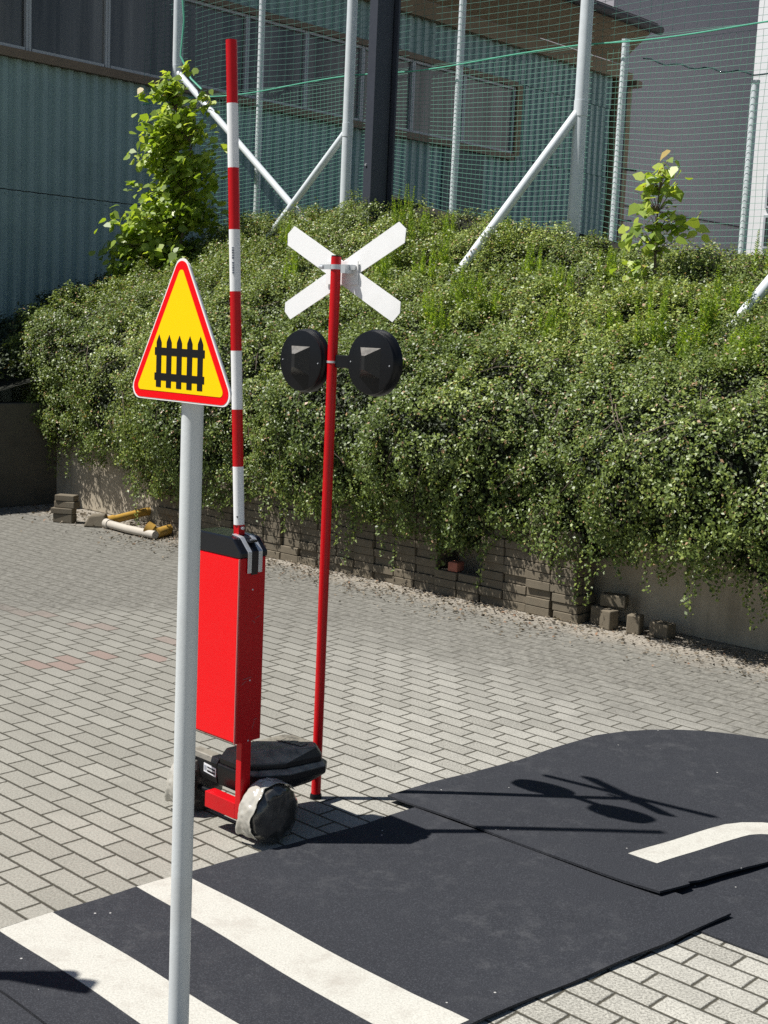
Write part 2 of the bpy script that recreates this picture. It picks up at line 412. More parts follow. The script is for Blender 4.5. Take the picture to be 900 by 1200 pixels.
def leaves_np(pos, nrm, length, width, rnd_dir=1.0, down=0.0, cup=0.25):
    """Leaf-sized quads: base, right, tip, left; folded a little along the midrib."""
    n = len(pos)
    nrm = nrm / np.linalg.norm(nrm, axis=1, keepdims=True)
    t = rng.normal(size=(n, 3)) * rnd_dir; t[:, 2] -= down
    t -= nrm * (t * nrm).sum(1, keepdims=True); t /= np.linalg.norm(t, axis=1, keepdims=True) + 1e-9
    b = np.cross(nrm, t)
    L = np.asarray(length).reshape(-1, 1); W = np.asarray(width).reshape(-1, 1)
    base = pos - t * L * 0.5; tip = pos + t * L * 0.5
    r = pos + b * W * 0.5 + nrm * W * cup - t * L * 0.06; l = pos - b * W * 0.5 + nrm * W * cup - t * L * 0.06
    V = np.stack([base, r, tip, l], 1).reshape(-1, 3)
    Q = np.arange(n * 4).reshape(-1, 4)
    return V, Q

def broad_leaves_np(pos, nrm, length, width, down=0.5):
    """Broad pointed leaves with a rounded base, six corners each, drooping at the tip."""
    n = len(pos); nrm = nrm / np.linalg.norm(nrm, axis=1, keepdims=True)
    t = rng.normal(size=(n, 3)); t[:, 2] -= down
    t -= nrm * (t * nrm).sum(1, keepdims=True); t /= np.linalg.norm(t, axis=1, keepdims=True) + 1e-9
    b = np.cross(nrm, t); L = np.asarray(length).reshape(-1, 1); W = np.asarray(width).reshape(-1, 1)
    V = [pos + t * L * f + b * W * g + nrm * W * h for f, g, h in
         ((-.46, 0, 0), (-.34, .38, .10), (.02, .50, .14), (.30, .24, .04), (.54, 0, -.12), (.30, -.24, .04), (.02, -.50, .14), (-.34, -.38, .10))]
    return np.stack(V, 1).reshape(-1, 3), np.arange(n * 8).reshape(-1, 8)

def hash3(i, j, k):
    h = (i * 374761393 + j * 668265263 + k * 2147483647) & 0xffffffff
    h = ((h ^ (h >> 13)) * 1274126177) & 0xffffffff
    h = (h ^ (h >> 16)) & 0xffff
    return h / 65535.0
def vnoise(P, scale):
    P = P * scale; I = np.floor(P).astype(np.int64); f = P - I; f = f * f * (3 - 2 * f); out = 0
    for a in (0, 1):
        for b in (0, 1):
            for c in (0, 1):
                wgt = (f[:, 0] if a else 1 - f[:, 0]) * (f[:, 1] if b else 1 - f[:, 1]) * (f[:, 2] if c else 1 - f[:, 2])
                out = out + wgt * hash3(I[:, 0] + a, I[:, 1] + b, I[:, 2] + c)
    return out
def fbm(P, scale): return 0.6 * vnoise(P, scale) + 0.28 * vnoise(P + 7.3, scale * 2.1) + 0.12 * vnoise(P + 3.1, scale * 4.3)

# ------------------------------------------------------------------ the ground
g = MB(); S = 160
g.add([(-S, -40, 0), (S, -40, 0), (S, 2 * S, 0), (-S, 2 * S, 0)], [(0, 1, 2, 3)])
gr = g.build('ground', 'pavers'); gr['kind'] = 'structure'

# ------------------------------------------------------------------ embankment behind the retaining wall
ZR_S = np.array([-6.0, -3.7, -1.6, 0.2, 1.24, 1.8, 2.6, 3.3, 4.2, 5.1, 5.8, 6.5, 9.0, 16.0])
ZR_Z = np.array([2.15, 2.2, 2.72, 2.98, 3.08, 3.16, 2.96, 2.80, 2.74, 2.55, 2.54, 2.52, 2.45, 2.4])
def zridge(s): return np.interp(s, ZR_S, ZR_Z)
def stpos(s, t, z):
    return np.stack([A0.x + WD.x * s + WN.x * t, A0.y + WD.y * s + WN.y * t, z], -1)

PROF_V = np.array([0, .06, .14, .22, .30, .40, .55, .70, .82, .90, 1.0])
def bank(s, v):
    """Surface of the planted bank: v runs from the hanging lower edge (0) over the crest (0.82) to the far plateau (1)."""
    s = np.asarray(s, float); v = np.asarray(v, float)
    zr = zridge(s)
    zb = 0.46 + 0.07 * np.sin(s * 1.9 + 0.6) + 0.07 * np.sin(s * 5.3 + 1.0)
    zb = zb + 0.16 * np.exp(-((s - 0.7) / 0.7) ** 2)
    bul = 0.10 * np.sin(s * 2.3) + 0.07 * np.sin(s * 4.1 + 1.2)
    fade = np.clip((s + 0.62) / 0.62, 0, 1); fade = fade * (2 - fade)
    T = [-.30 + .12 * np.cos(np.clip(s, -1, 1.5)), -.40 + bul * .4, -.48 + bul, -.46 + bul, -.26 + bul * .8, .20 + bul * .4, 1.0 + 0 * s, 1.9 + 0 * s, 2.75 + 0 * s, 4.4 + 0 * s, 17 + 0 * s]
    near = .30 + .70 * np.clip((s - .5) / 1.8, 0, 1)
    T = [a_ * near for a_ in T[:5]] + T[5:]
    k = np.clip((zr - 1.2) / 1.7, 0.5, 1.3)
    Zs = [zb, .68 + .0 * s, .98 + 0 * s, 1.25 + 0 * s, 1.2 + .32 * k, 1.2 + .62 * k, 1.2 + .98 * k, 1.2 + 1.33 * k, zr, zr - .12, 2.15 + 0 * s]
    t = np.zeros_like(v); z = np.zeros_like(v)
    idx = np.clip(np.searchsorted(PROF_V, v, side='right') - 1, 0, len(PROF_V) - 2)
    f = (v - PROF_V[idx]) / (PROF_V[idx + 1] - PROF_V[idx])
    T = np.stack(T); Zs = np.stack(Zs); ar = np.arange(len(s))
    def cat(A):
        p0 = A[np.maximum(idx - 1, 0), ar]; p1 = A[idx, ar]; p2 = A[idx + 1, ar]; p3 = A[np.minimum(idx + 2, len(PROF_V) - 1), ar]
        d1 = (p2 - p0) * .5; d2 = (p3 - p1) * .5
        return p1 * (2 * f**3 - 3 * f**2 + 1) + d1 * (f**3 - 2 * f**2 + f) + p2 * (-2 * f**3 + 3 * f**2) + d2 * (f**3 - f**2)
    t = cat(T); z = cat(Zs)
    t = np.where(t < 0, t * fade + (1 - fade) * 0.35 * (-t), t)
    return stpos(s, t, z)
def bank_z(s, t):                                   # height of the upper surface at (s, t)
    vv = np.linspace(.24, 1, 200); P = bank(np.full(200, s), vv)
    tt = (P[:, 0] - A0.x) * WN.x + (P[:, 1] - A0.y) * WN.y
    return float(np.interp(t, tt, P[:, 2]))
def bank_pt(s, t, dz=0.0):
    p = A0 + WD * s + WN * t; p.z = bank_z(s, t) + dz; return p
def bank_hit(x, y):
    """Where the planted bank lies under a line of sight."""
    r = ray(x, y); best = None
    for k in np.arange(7.0, 18.0, 0.04):
        p = CAM + r * (k / r.y); q = p - A0; s_, t_ = q.dot(WD), q.dot(WN)
        if t_ > -0.1 and p.z < bank_z(s_, t_): return p, s_, t_
        gap = p.z - bank_z(s_, t_)
        if t_ > 0 and (best is None or gap < best[0]): best = (gap, p, s_, t_)
    return best[1:]

def left_z(s, t):                                    # bank left of the wall's corner, running up to the hall
    f = np.clip((s + 3.9) / 3.9, 0, 1)
    zt = np.interp(t, [-8, -3, -1, 0, 1.0, 1.9, 2.75, 17], [0.75, 0.9, 1.1, 1.35, 1.85, 2.35, 2.80, 2.15])
    zl = np.interp(t, [-8, -3, -1, 0, 1.6, 3.0, 17], [0.7, 0.85, 1.0, 1.15, 1.5, 1.95, 2.15])
    return zl * (1 - f) + zt * f

def grid_mesh(fn, su, sv):
    Sg, Vg = np.meshgrid(su, sv, indexing='ij'); P = fn(Sg.ravel(), Vg.ravel())
    nu, nv_ = len(su), len(sv)
    i = np.arange(nu - 1)[:, None] * nv_ + np.arange(nv_ - 1)[None]
    Q = np.stack([i, i + nv_, i + nv_ + 1, i + 1], -1).reshape(-1, 4)
    return P, Q
def tri_normals(P, Q):
    n = np.cross(P[Q[:, 1]] - P[Q[:, 0]], P[Q[:, 3]] - P[Q[:, 0]]); a = np.linalg.norm(n, axis=1)
    return n / (a[:, None] + 1e-12), a

su = np.linspace(-0.62, 16, 240); sv = np.concatenate([np.linspace(0, .9, 110), np.linspace(.905, 1, 12)])
PA, QA = grid_mesh(bank, su, sv)
lu = np.linspace(-3.9, -0.02, 50); lv = np.concatenate([np.linspace(-8, 5, 90), np.linspace(5.5, 17, 10)])
PB, QB = grid_mesh(lambda s, t: stpos(s, t, left_z(s, t)), lu, lv)
def carve(P, Q):                                     # lumpy soil under the leaves, kept inside them
    n, a = tri_normals(P, Q); vn = np.zeros_like(P)
    for c in range(4): np.add.at(vn, Q[:, c], n)
    vn /= np.linalg.norm(vn, axis=1, keepdims=True) + 1e-9
    return P - vn * (0.07 + 0.12 * fbm(P, 2.2))[:, None], vn
nA, aA = tri_normals(PA, QA)
# make the normals face outwards
flipA = -1.0 if nA[len(nA) // 2, 2] < 0 else 1.0
PAs, vnA = carve(PA, QA) if flipA > 0 else carve(PA, QA[:, ::-1])
nB, aB = tri_normals(PB, QB); flipB = 1.0 if nB[:, 2].mean() > 0 else -1.0
VV = np.concatenate([PAs, PB - np.array([0, 0, .05])]); QQ = np.concatenate([QA, QB + len(PA)])
emb = mesh_np('embankment', VV, QQ, 'soil'); emb['kind'] = 'structure'

def scatter(P, Q, nrm, area, n, seed=1):
    pr = area / area.sum(); idx = rng.choice(len(Q), n, p=pr)
    a, b = rng.random(n), rng.random(n)
    p = (P[Q[idx, 0]] * ((1 - a) * (1 - b))[:, None] + P[Q[idx, 1]] * (a * (1 - b))[:, None] + P[Q[idx, 2]] * (a * b)[:, None] + P[Q[idx, 3]] * ((1 - a) * b)[:, None])
    return p, nrm[idx]

# the visible part of the bank only: s -0.75..10.5, up to just behind the fence
su2 = np.linspace(-0.62, 10.5, 260); sv2 = np.linspace(0, .855, 130)
PC, QC = grid_mesh(bank, su2, sv2); nC, aC = tri_normals(PC, QC); nC *= flipA
def ivy(P, Q, nrm, area, n, name, mat, lift=0.13, size=(0.017, 0.034), gap=0.30):
    p, nn = scatter(P, Q, nrm, area, n)
    clump = fbm(p, 2.4); fine = vnoise(p, 9.0)
    keep = (fine * 0.55 + vnoise(p + 11, 4.0) * 0.45) > gap * (0.6 + 0.5 * rng.random(len(p)))
    p, nn, clump, fine = p[keep], nn[keep], clump[keep], fine[keep]
    k = len(p)
    off = (clump - 0.45) * 0.34 + (fine - 0.5) * 0.26 + (vnoise(p + 5, 21.0) - 0.5) * 0.08 + rng.random(k) * lift - 0.03
    p = p + nn * off[:, None] + rng.normal(size=(k, 3)) * 0.008
    on = nn * 0.75 + np.array([-0.15, -0.1, 0.45]) + rng.normal(size=(k, 3)) * 0.55
    L = size[0] + (size[1] - size[0]) * rng.random(k) ** 1.3 * (0.6 + 0.8 * vnoise(p + 17, 1.7)); W = L * rng.uniform(0.5, 0.72, k)
    V, Qd = leaves_np(p, on, L, W, down=0.35)
    hue = np.clip(0.5 * rng.random(k) + 0.65 * (vnoise(p + 31, 1.3) - 0.2) * rng.random(k) + 0.22 * np.clip((p[:, 2] - 1.4) / .8, 0, 1) * rng.random(k), 0, 0.94)
    hue = np.where(rng.random(k) < 0.03, 0.99, hue)
    return V, Qd, hue
Vi, Qi, hi = ivy(PC, QC, nC, aC, 430000, 'ivy', 'ivy_leaf', size=(0.018, 0.034), gap=0.40)
# strands that hang over the wall's face
sp_, sn_ = [], []
for k in range(330):
    s0 = rng.uniform(-0.3, 10.3); p0 = bank(np.array([s0]), np.array([rng.uniform(0.0, 0.1)]))[0]
    ln = rng.uniform(0.06, 0.20) if rng.random() < 0.8 else rng.uniform(0.2, 0.42)
    drift = rng.normal(size=2) * 0.10
    for j in range(int(ln / 0.0075)):
        h = j * 0.0075
        c = p0 + np.array([WD.x, WD.y, 0]) * (drift[0] * h + rng.normal() * 0.014) - np.array([WN.x, WN.y, 0]) * (0.02 + rng.random() * 0.06)
        c[2] = max(0.02, p0[2] - h)
        sp_.append(c); sn_.append(np.array([-WN.x * .8, -WN.y * .8, .4]) + rng.normal(size=3) * 0.5)
sp_, sn_ = np.array(sp_), np.array(sn_)
Ls = rng.uniform(0.018, 0.034, len(sp_)); Vs, Qs = leaves_np(sp_, sn_, Ls, Ls * .62, down=0.6)
ivo = mesh_np('ground_cover_ivy', np.concatenate([Vi, Vs]), np.concatenate([Qi, Qs + len(Vi)]), 'ivy_leaf', np.concatenate([hi, rng.random(len(Qs)) * .75]))
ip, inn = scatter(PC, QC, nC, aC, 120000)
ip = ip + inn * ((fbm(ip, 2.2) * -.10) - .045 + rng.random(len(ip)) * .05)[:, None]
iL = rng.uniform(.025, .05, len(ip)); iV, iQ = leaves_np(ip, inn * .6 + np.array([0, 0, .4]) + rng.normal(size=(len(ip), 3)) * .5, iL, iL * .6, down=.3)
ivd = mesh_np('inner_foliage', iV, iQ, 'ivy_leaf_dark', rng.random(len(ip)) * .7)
tag(ivd, 'darker inner leaves of the ground cover seen through its gaps', 'ground cover', kind='stuff')
tag(ivo, 'dense small-leaved evergreen ground cover spilling over the retaining wall', 'ground cover', kind='stuff')

b = MB()
for k in range(170):
    s0, v0 = rng.uniform(-.3, 9.5), rng.uniform(.05, .80); ln = rng.uniform(.15, .5); ds = rng.normal() * .25
    vs0 = np.linspace(v0, max(.01, v0 - ln * .22), 7); pp = bank(s0 + np.linspace(0, ds, 7), vs0)
    off = rng.uniform(.02, .12)
    b.tube([Vector((x - WN.x * off, y - WN.y * off, z + off * .4 + random.gauss(0, .012))) for x, y, z in pp], [.0045, .004, .004, .0035, .003, .0025, .0015], 5, False)
tag(b.build('woody_stems', 'bark'), 'bare brown woody runners lying over the ground cover', 'stems', kind='stuff')
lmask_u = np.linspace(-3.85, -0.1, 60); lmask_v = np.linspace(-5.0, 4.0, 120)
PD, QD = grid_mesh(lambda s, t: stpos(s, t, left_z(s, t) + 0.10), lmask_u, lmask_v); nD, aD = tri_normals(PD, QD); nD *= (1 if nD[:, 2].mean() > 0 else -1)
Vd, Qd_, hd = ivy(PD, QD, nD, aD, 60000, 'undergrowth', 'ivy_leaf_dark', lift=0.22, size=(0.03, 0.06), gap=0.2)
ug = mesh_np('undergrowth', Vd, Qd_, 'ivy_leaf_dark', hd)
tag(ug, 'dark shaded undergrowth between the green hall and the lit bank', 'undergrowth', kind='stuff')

# ------------------------------------------------------------------ retaining wall (concrete) and the dry stacked pavers before it
rw = thing('retaining_wall', A0, 'stained concrete retaining wall half hidden under the hanging ground cover', 'wall')
b = MB()
def st(s, t, z=0.0): return A0 + WD * s + WN * t + Z * z
b.prism([st(-0.25, 0), st(16, 0), st(16, .25), st(-0.25, .25)], (0, 0, 1.12))
b.build('wall_face', 'concrete', rw, bevel=0.01)
b = MB(); b.prism([st(-0.24, -.004), st(0.012, -.004), st(-0.12, -5.0), st(-0.36, -5.0)], (0, 0, 1.02)); b.build('return_wall', paint('shaded_concrete', (.085, .078, .06), .95, .3, 5, .4, dirt=(.035, .034, .026)), rw, bevel=0.01)  # the return wall's shade is put into a darker concrete colour

ps = thing('paver_stack', st(2.5, -.3), 'long wall of loose pavers stacked dry in columns against the concrete', 'brick wall')
b = MB(); bl = 0.203; ncol = int((6.45 - 2.0) / bl)
for c in range(ncol):
    s0 = 2.0 + c * bl; top = 11 + random.choice((-1, 0, 0, 0, 1)); dt = random.uniform(-.012, .012)
    if 5.15 < s0 < 5.55: top = 3
    for r in range(top):
        jt, jr = random.uniform(-.014, .014) + dt, random.uniform(-.03, .03)
        ax0 = (WD * math.cos(jr) + WN * math.sin(jr)).normalized(); ax1 = (-WD * math.sin(jr) + WN * math.cos(jr)).normalized()
        b.box(st(s0 + .1 + random.uniform(-.003, .003), -.25 + jt, .03 + r * .0605), (.0985, .05, .0285), (ax0, ax1, Z))
        if r < top - 2: b.box(st(s0 + .1 + random.uniform(-.004, .004), -.14 + jt * .5, .03 + r * .0605), (.0985, .05, .0285), (ax0, ax1, Z))
b.build('stacked_pavers', 'old_block', ps, bevel=0.004)
# the corner end, laid crosswise
b = MB()
for r in range(10):
    for q in range(2):
        j = random.uniform(-.012, .012)
        b.box(st(6.37 + j + (0.02 if r < 3 else 0), -.26 + q * .105 + random.uniform(-.005, .005), .03 + r * .0605), (.098, .05, .0285), (WD, WN, Z))
b.build('stack_end', 'old_block', ps, bevel=0.004)

def block(name, s, t, z, rz, half, label, group=None, mat='old_block'):
    p = st(s, t, 0); c, sn = math.cos(rz), math.sin(rz)
    ax = (WD * c + WN * sn, -WD * sn + WN * c, Z)
    o = MB().box((0, 0, half[2]), half, ax).build(name, mat, bevel=0.008); o.location = (p.x, p.y, z + 0.001)
    return tag(o, label, 'block', group)
G = 'loose pavers lying at the end of the stacked wall'
block('paver_block', 6.575, -.17, 0, .1, (.045, .045, .062), 'upright dark paver touching the end of the stacked wall', G)
block('paver_block', 6.70, -.25, 0, -.15, (.045, .045, .064), 'pale upright paver, second out from the stacked wall', G)
block('paver_block', 6.88, -.22, 0, .2, (.045, .045, .062), 'rounded pale paver standing alone between its neighbours', G)
block('paver_block', 7.06, -.18, 0, -.1, (.07, .05, .050), 'wide dark paver farthest from the stacked wall', G)
block('paver_block', 6.66, -.13, .130, .3, (.085, .05, .040), 'dark paver lying on top of the upright ones', G)
block('red_brick', 5.40, -.25, .182, .1, (.04, .05, .035), 'reddish half brick resting in the gap of the stacked wall', None, 'red_brick')

def gblock(px, py, z, rz, half, label, group, name='paver_block'):
    p = gp(px, py, 0); c, sn = math.cos(rz), math.sin(rz)
    ax = (Vector((c, sn, 0)), Vector((-sn, c, 0)), Z)
    o = MB().box((0, 0, half[2]), half, ax).build(name, 'old_block', bevel=0.007); o.location = (p.x, p.y, z + .001)
    return tag(o, label, 'block', group)
G = 'old blocks piled at the corner of the retaining wall'
gblock(76, 612, 0.0, -.2, (.095, .055, .040), 'lowest block of the small pile at the wall corner', G)
gblock(74.5, 612, .082, -.15, (.105, .055, .027), 'second block from the ground in the small pile', G)
gblock(78.5, 612, .138, -.3, (.105, .055, .030), 'third block up in the small pile', G)
gblock(78, 612, .200, -.2, (.095, .055, .028), 'topmost block of the small pile at the wall corner', G)
o = MB().add([Vector((x, y, zz)) for x, y, zz in ((-.11, -.07, 0), (.10, -.08, 0), (.12, .08, 0), (-.10, .07, 0), (-.06, -.05, .10), (.09, -.05, .125), (.08, .06, .12), (-.05, .05, .11))],
             [(3, 2, 1, 0), (4, 5, 6, 7), (0, 1, 5, 4), (1, 2, 6, 5), (2, 3, 7, 6), (3, 0, 4, 7)]).build('stone_block', 'old_block', bevel=.015)
p = gp(113, 617); o.location = (p.x, p.y, .001); tag(o, 'single irregular dark stone between the block pile and the pipes', 'stone')

# pipes thrown down beside the wall
def pipe(name, pts, r, mat, label):
    t = thing(name, Vector((pts[0].x, pts[0].y, 0)), label, 'pipe')
    b = MB(); b.tube(pts, r, 14, True); b.build('pipe_body', mat, t, smooth=True)
    b = MB(); d = (pts[1] - pts[0]).normalized(); b.tube([pts[0] + d * .004, pts[0] + d * .07], r * 1.22, 14); b.build('pipe_collar', mat, t, smooth=True)
    return t
q = lambda x, y, z: gp(x, y, z)
pipe('yellow_pipe', [q(126, 611, .05), q(165, 601, .10), q(215, 590, .16)], .038, 'yellow_pipe', 'long straight yellow pipe lying slantwise against the wall')
pipe('white_pipe', [q(124, 613, .045), q(150, 620, .045), q(182, 627, .045)], .036, 'white_pipe', 'pale straight pipe lying flat on the dirt strip')
e1, e2, e3 = q(171, 617, .10), q(184, 625, .045), q(207, 618, .06)
pipe('pipe_elbow', [e1, e1.lerp(e2, .6), e2, e2.lerp(e3, .35), e3], .046, 'yellow_pipe', 'short bent yellow pipe elbow at the end of the pale pipe')

# dry leaves and crumbs along the foot of the wall
n = 5200; ss = rng.uniform(-.4, 10, n); tt = -.12 - np.abs(rng.normal(size=n)) * .30 - .2 * (ss > 2) * (ss < 6.6)
P = stpos(ss, tt, rng.uniform(.003, .02, n)); nn = np.array([0, 0, 1.]) + rng.normal(size=(n, 3)) * .35
L = rng.uniform(.008, .035, n); V, Q = leaves_np(P, nn, L, L * rng.uniform(.4, .9, n))
lt = mesh_np('leaf_litter', V, Q, 'litter', rng.random(n)); tag(lt, 'dry leaves and crumbs scattered along the foot of the wall', 'leaf litter', kind='stuff')

# ------------------------------------------------------------------ bright green horsetail tufts on the bank
tufts = [(455, 318, 42), (447, 345, 48), (463, 300, 60), (498, 280, 26), (524, 285, 30), (523, 330, 40), (586, 292, 30), (504, 388, 44), (549, 378, 34),
         (538, 372, 48), (573, 370, 34), (620, 328, 34), (655, 358, 40), (647, 400, 34), (714, 338, 40), (771, 412, 46), (768, 400, 54), (802, 415, 34),
         (826, 400, 62), (858, 432, 34), (882, 430, 40), (872, 415, 30), (720, 392, 30), (740, 360, 30), (512, 400, 36), (556, 356, 30), (864, 370, 34), (898, 325, 40),
         (330, 300, 34), (345, 330, 40), (490, 330, 30), (818, 425, 36)]
def tuft(px, py, hpx, first):
    hit = bank_hit(px, py)
    if not hit: return
    p, s_, t_ = hit; h = hpx * 1.35 * p.y / FPX
    p.z = bank_z(s_, t_) - .02
    t = thing('horsetail_tuft', p, None, 'plant', 'bright green horsetail tufts growing through the ground cover')
    ns = random.randint(6, 11); P, N, Ln, stems = [], [], [], MB()
    for k in range(ns):
        bx = p + Vector((random.gauss(0, .055), random.gauss(0, .055), -.02)); hh = h * random.uniform(.65, 1.15)
        lean = Vector((random.gauss(0, .08), random.gauss(0, .08), 1)) * hh
        stems.tube([bx, bx + lean * .5, bx + lean], [.003, .0025, .001], 4, False)
        nw = int(hh / .016)
        for w_ in range(3, nw):
            f = w_ / nw; rad = .052 * (1 - f) ** .7 + .006
            for _ in range(7):
                a = random.uniform(0, 6.283); d = Vector((math.cos(a), math.sin(a), .75)).normalized()
                P.append(bx + lean * f + d * rad * .5); N.append(d); Ln.append(rad)
    stems.build('stem', 'horsetail', t)
    P = np.array(P); D = np.array(N); Lr = np.array(Ln)[:, None]
    side = np.cross(D, rng.normal(size=D.shape)); side /= np.linalg.norm(side, axis=1, keepdims=True)
    V = np.stack([P - D * Lr * .5, P + side * .0046, P + D * Lr * .5, P - side * .0046], 1).reshape(-1, 3)
    mesh_np('foliage', V, np.arange(len(V)).reshape(-1, 4), 'horsetail', rng.random(len(P)), t)
    return t
TUFTS = [tuft(*a, i == 0) for i, a in enumerate(tufts)]
for t in TUFTS:
    if t: t['label'] = 'feathery bright green horsetail tuft on the bank'

# ------------------------------------------------------------------ young trees
def young_tree(name, base, height, lobes, nleaf, lsize, label, mat='tree_leaf', stems=3, spread=.12, droop=.5):
    t = thing(name, base, label, 'tree')
    b = MB(); tips = []
    for k in range(stems):
        a = random.uniform(0, 6.28); off = Vector((math.cos(a), math.sin(a), 0)) * spread * (0.3 if k else 0)
        top = base + off * 3 + Z * height * (1 - .15 * k)
        pts = [base + off * .2 - Z * .06]
        for i in range(1, 7):
            f = i / 6; pts.append(base.lerp(top, f) + off * f + Vector((random.gauss(0, .02), random.gauss(0, .02), 0)) * height * .4)
        r0 = .012 * height ** .5
        b.tube(pts, [r0 * (1.3 - i / 5.6) for i in range(7)], 7)
        tips += pts[1:]
    P, N = [], []
    twigs = MB()
    for (cx, cz, rx, rz, wgt) in lobes:                 # across the view, up, radii: clumps through the crown's volume
        for _ in range(max(3, int(wgt * 12))):
            v = Vector((random.gauss(0, .5) * rx, random.gauss(0, .5) * rx, random.gauss(0, .5) * rz))
            c = base + Vector((cx, random.gauss(0, .25) * rx, cz)) + v
            root = min(tips, key=lambda q_: (q_ - c).length + (0.4 if q_.z > c.z else 0))
            if (root - c).length > .02:
                midp = root.lerp(c, .55) + Vector((0, 0, .03)); twigs.tube([root, midp, c], [.0045, .003, .0015], 5, False)
            for _ in range(int(nleaf)):
                f = random.random() ** .6
                p_ = root.lerp(c, .35 + .65 * f) + Vector((random.gauss(0, .05), random.gauss(0, .05), random.gauss(0, .045)))
                P.append(p_); N.append(Vector((random.gauss(0, .5) - .45, random.gauss(0, .5) - .35, random.gauss(.75, .35))))
    b.build('trunk', 'bark', t, smooth=True)
    twigs.build('branches', 'bark', t)
    P = np.array(P); N = np.array(N); L = rng.uniform(lsize * .55, lsize * 1.15, len(P))
    V, Q = broad_leaves_np(P, N, L, L * .78, droop)
    mesh_np('crown', V, Q, mat, np.clip(rng.random(len(P)) * .8 + .2 * (P[:, 2] - base.z) / height, 0, 1), t)
    return t
tb = bank_pt(-.55, 1.9, -.05); tb.z = 2.0
tb = at(205, 345, 14.6); tb.z -= .1
sc = 14.6 / FPX
young_tree('young_tree', tb, 2.5, [(-.1, 2.35, .17, .22, 1.3), (-.02, 2.0, .36, .25, 3.0), (-.12, 1.65, .42, .25, 3), (.12, 1.45, .40, .25, 3), (-.05, 1.15, .42, .25, 3), (.16, 1.0, .38, .22, 2.2),
           (-.30, .85, .42, .2, 2.4), (-.52, .66, .42, .2, 3.4), (-.15, .55, .45, .18, 2.6), (-.55, .42, .30, .14, 1.6), (.05, .35, .42, .16, 2.0), (-.25, .22, .5, .12, 2)],
           14, .11, 'tall bushy young tree with yellow-green leaves beside the green hall', stems=4, spread=.16)
sb, s_, t_ = bank_hit(764, 345)
young_tree('sapling', sb, 1.0, [(.06, .98, .06, .06, .5), (-.05, .88, .13, .07, .6), (.09, .84, .10, .08, .5), (-.15, .77, .08, .06, .4), (.02, .67, .18, .09, .7), (.15, .57, .12, .08, .6), (-.13, .48, .14, .07, .6), (.08, .47, .16, .07, .6), (-.03, .37, .10, .05, .3)],
           3.6, .115, 'slim sapling with large heart-shaped leaves standing alone on the bank', stems=1, spread=.03)
young_tree('seedling', sb + Vector((-.16, -.06, -.02)), .30, [(0, .22, .12, .08, .6), (.06, .15, .1, .06, .4)], 4, .085, 'low leafy seedling at the foot of the slim sapling', stems=1, spread=.03)

# ------------------------------------------------------------------ ball-stop fence on the crest
FT = 2.75
def fpost(name, s, r, ztop, label, brace=None, group='thick braced steel posts of the ball-stop fence', tt=FT):
    base = bank_pt(s, tt, -.25); t = thing(name, base, label, 'post', group)
    b = MB(); b.tube([base, Vector((base.x, base.y, ztop))], r, 18); b.build('pole', 'galv', t, smooth=True)
    b = MB(); b.tube([Vector((base.x, base.y, ztop)), Vector((base.x, base.y, ztop + .02))], r * 1.08, 18); b.build('cap', 'galv', t, smooth=True)
    if brace:
        zt, foot = brace
        b = MB(); a = Vector((base.x, base.y, zt)); d = (foot - a).normalized(); a = a + d * r * .6
        b.tube([a, foot + d * .2], r * .72, 16); b.build('brace', 'galv', t, smooth=True)
        b = MB(); b.tube([Vector((base.x, base.y, zt - .07)), Vector((base.x, base.y, zt + .07))], r * 1.07, 18); b.build('clamp', 'galv', t, smooth=True)
    return t
f1 = A0 + WD * 1.75 + WN * 1.55; f1.z = bank_z(1.75, 1.55)
h = bank_hit(322, 268)[0]; h2 = bank_hit(352, 252)[0]; h3 = bank_hit(537, 320)[0]; h4 = bank_hit(866, 373)[0]
fpost('fence_post', -1.64, .054, 7.2, 'thick galvanised post behind the yellow-green young tree', (4.86, h2))
fpost('fence_post', 1.25, .055, 7.2, 'thick galvanised post just left of the dark square mast', (3.98, h))
fpost('fence_post', 4.20, .060, 7.2, 'thick galvanised braced post between the mast and the slim sapling', (3.97, h3))
fpost('fence_post', 7.25, .060, 7.2, 'thick post past the frame edge whose slanting brace enters at right', (3.75, h4))
GT = 'thin steel posts of the ball-stop net'
fpost('net_post', -.35, .036, 7.0, 'thin net post rising behind the red and white boom', None, GT, FT + .18)
fpost('net_post', 2.60, .036, 7.0, 'thin net post just right of the dark mast', None, GT, FT + .18)
fpost('net_post', 4.52, .034, 4.56, 'thin net post ending at the green rope, before the hall corner', None, GT, FT + .18)
fpost('net_post', 5.82, .034, 4.08, 'thin short net post in front of the white building edge', None, GT, FT + .18)

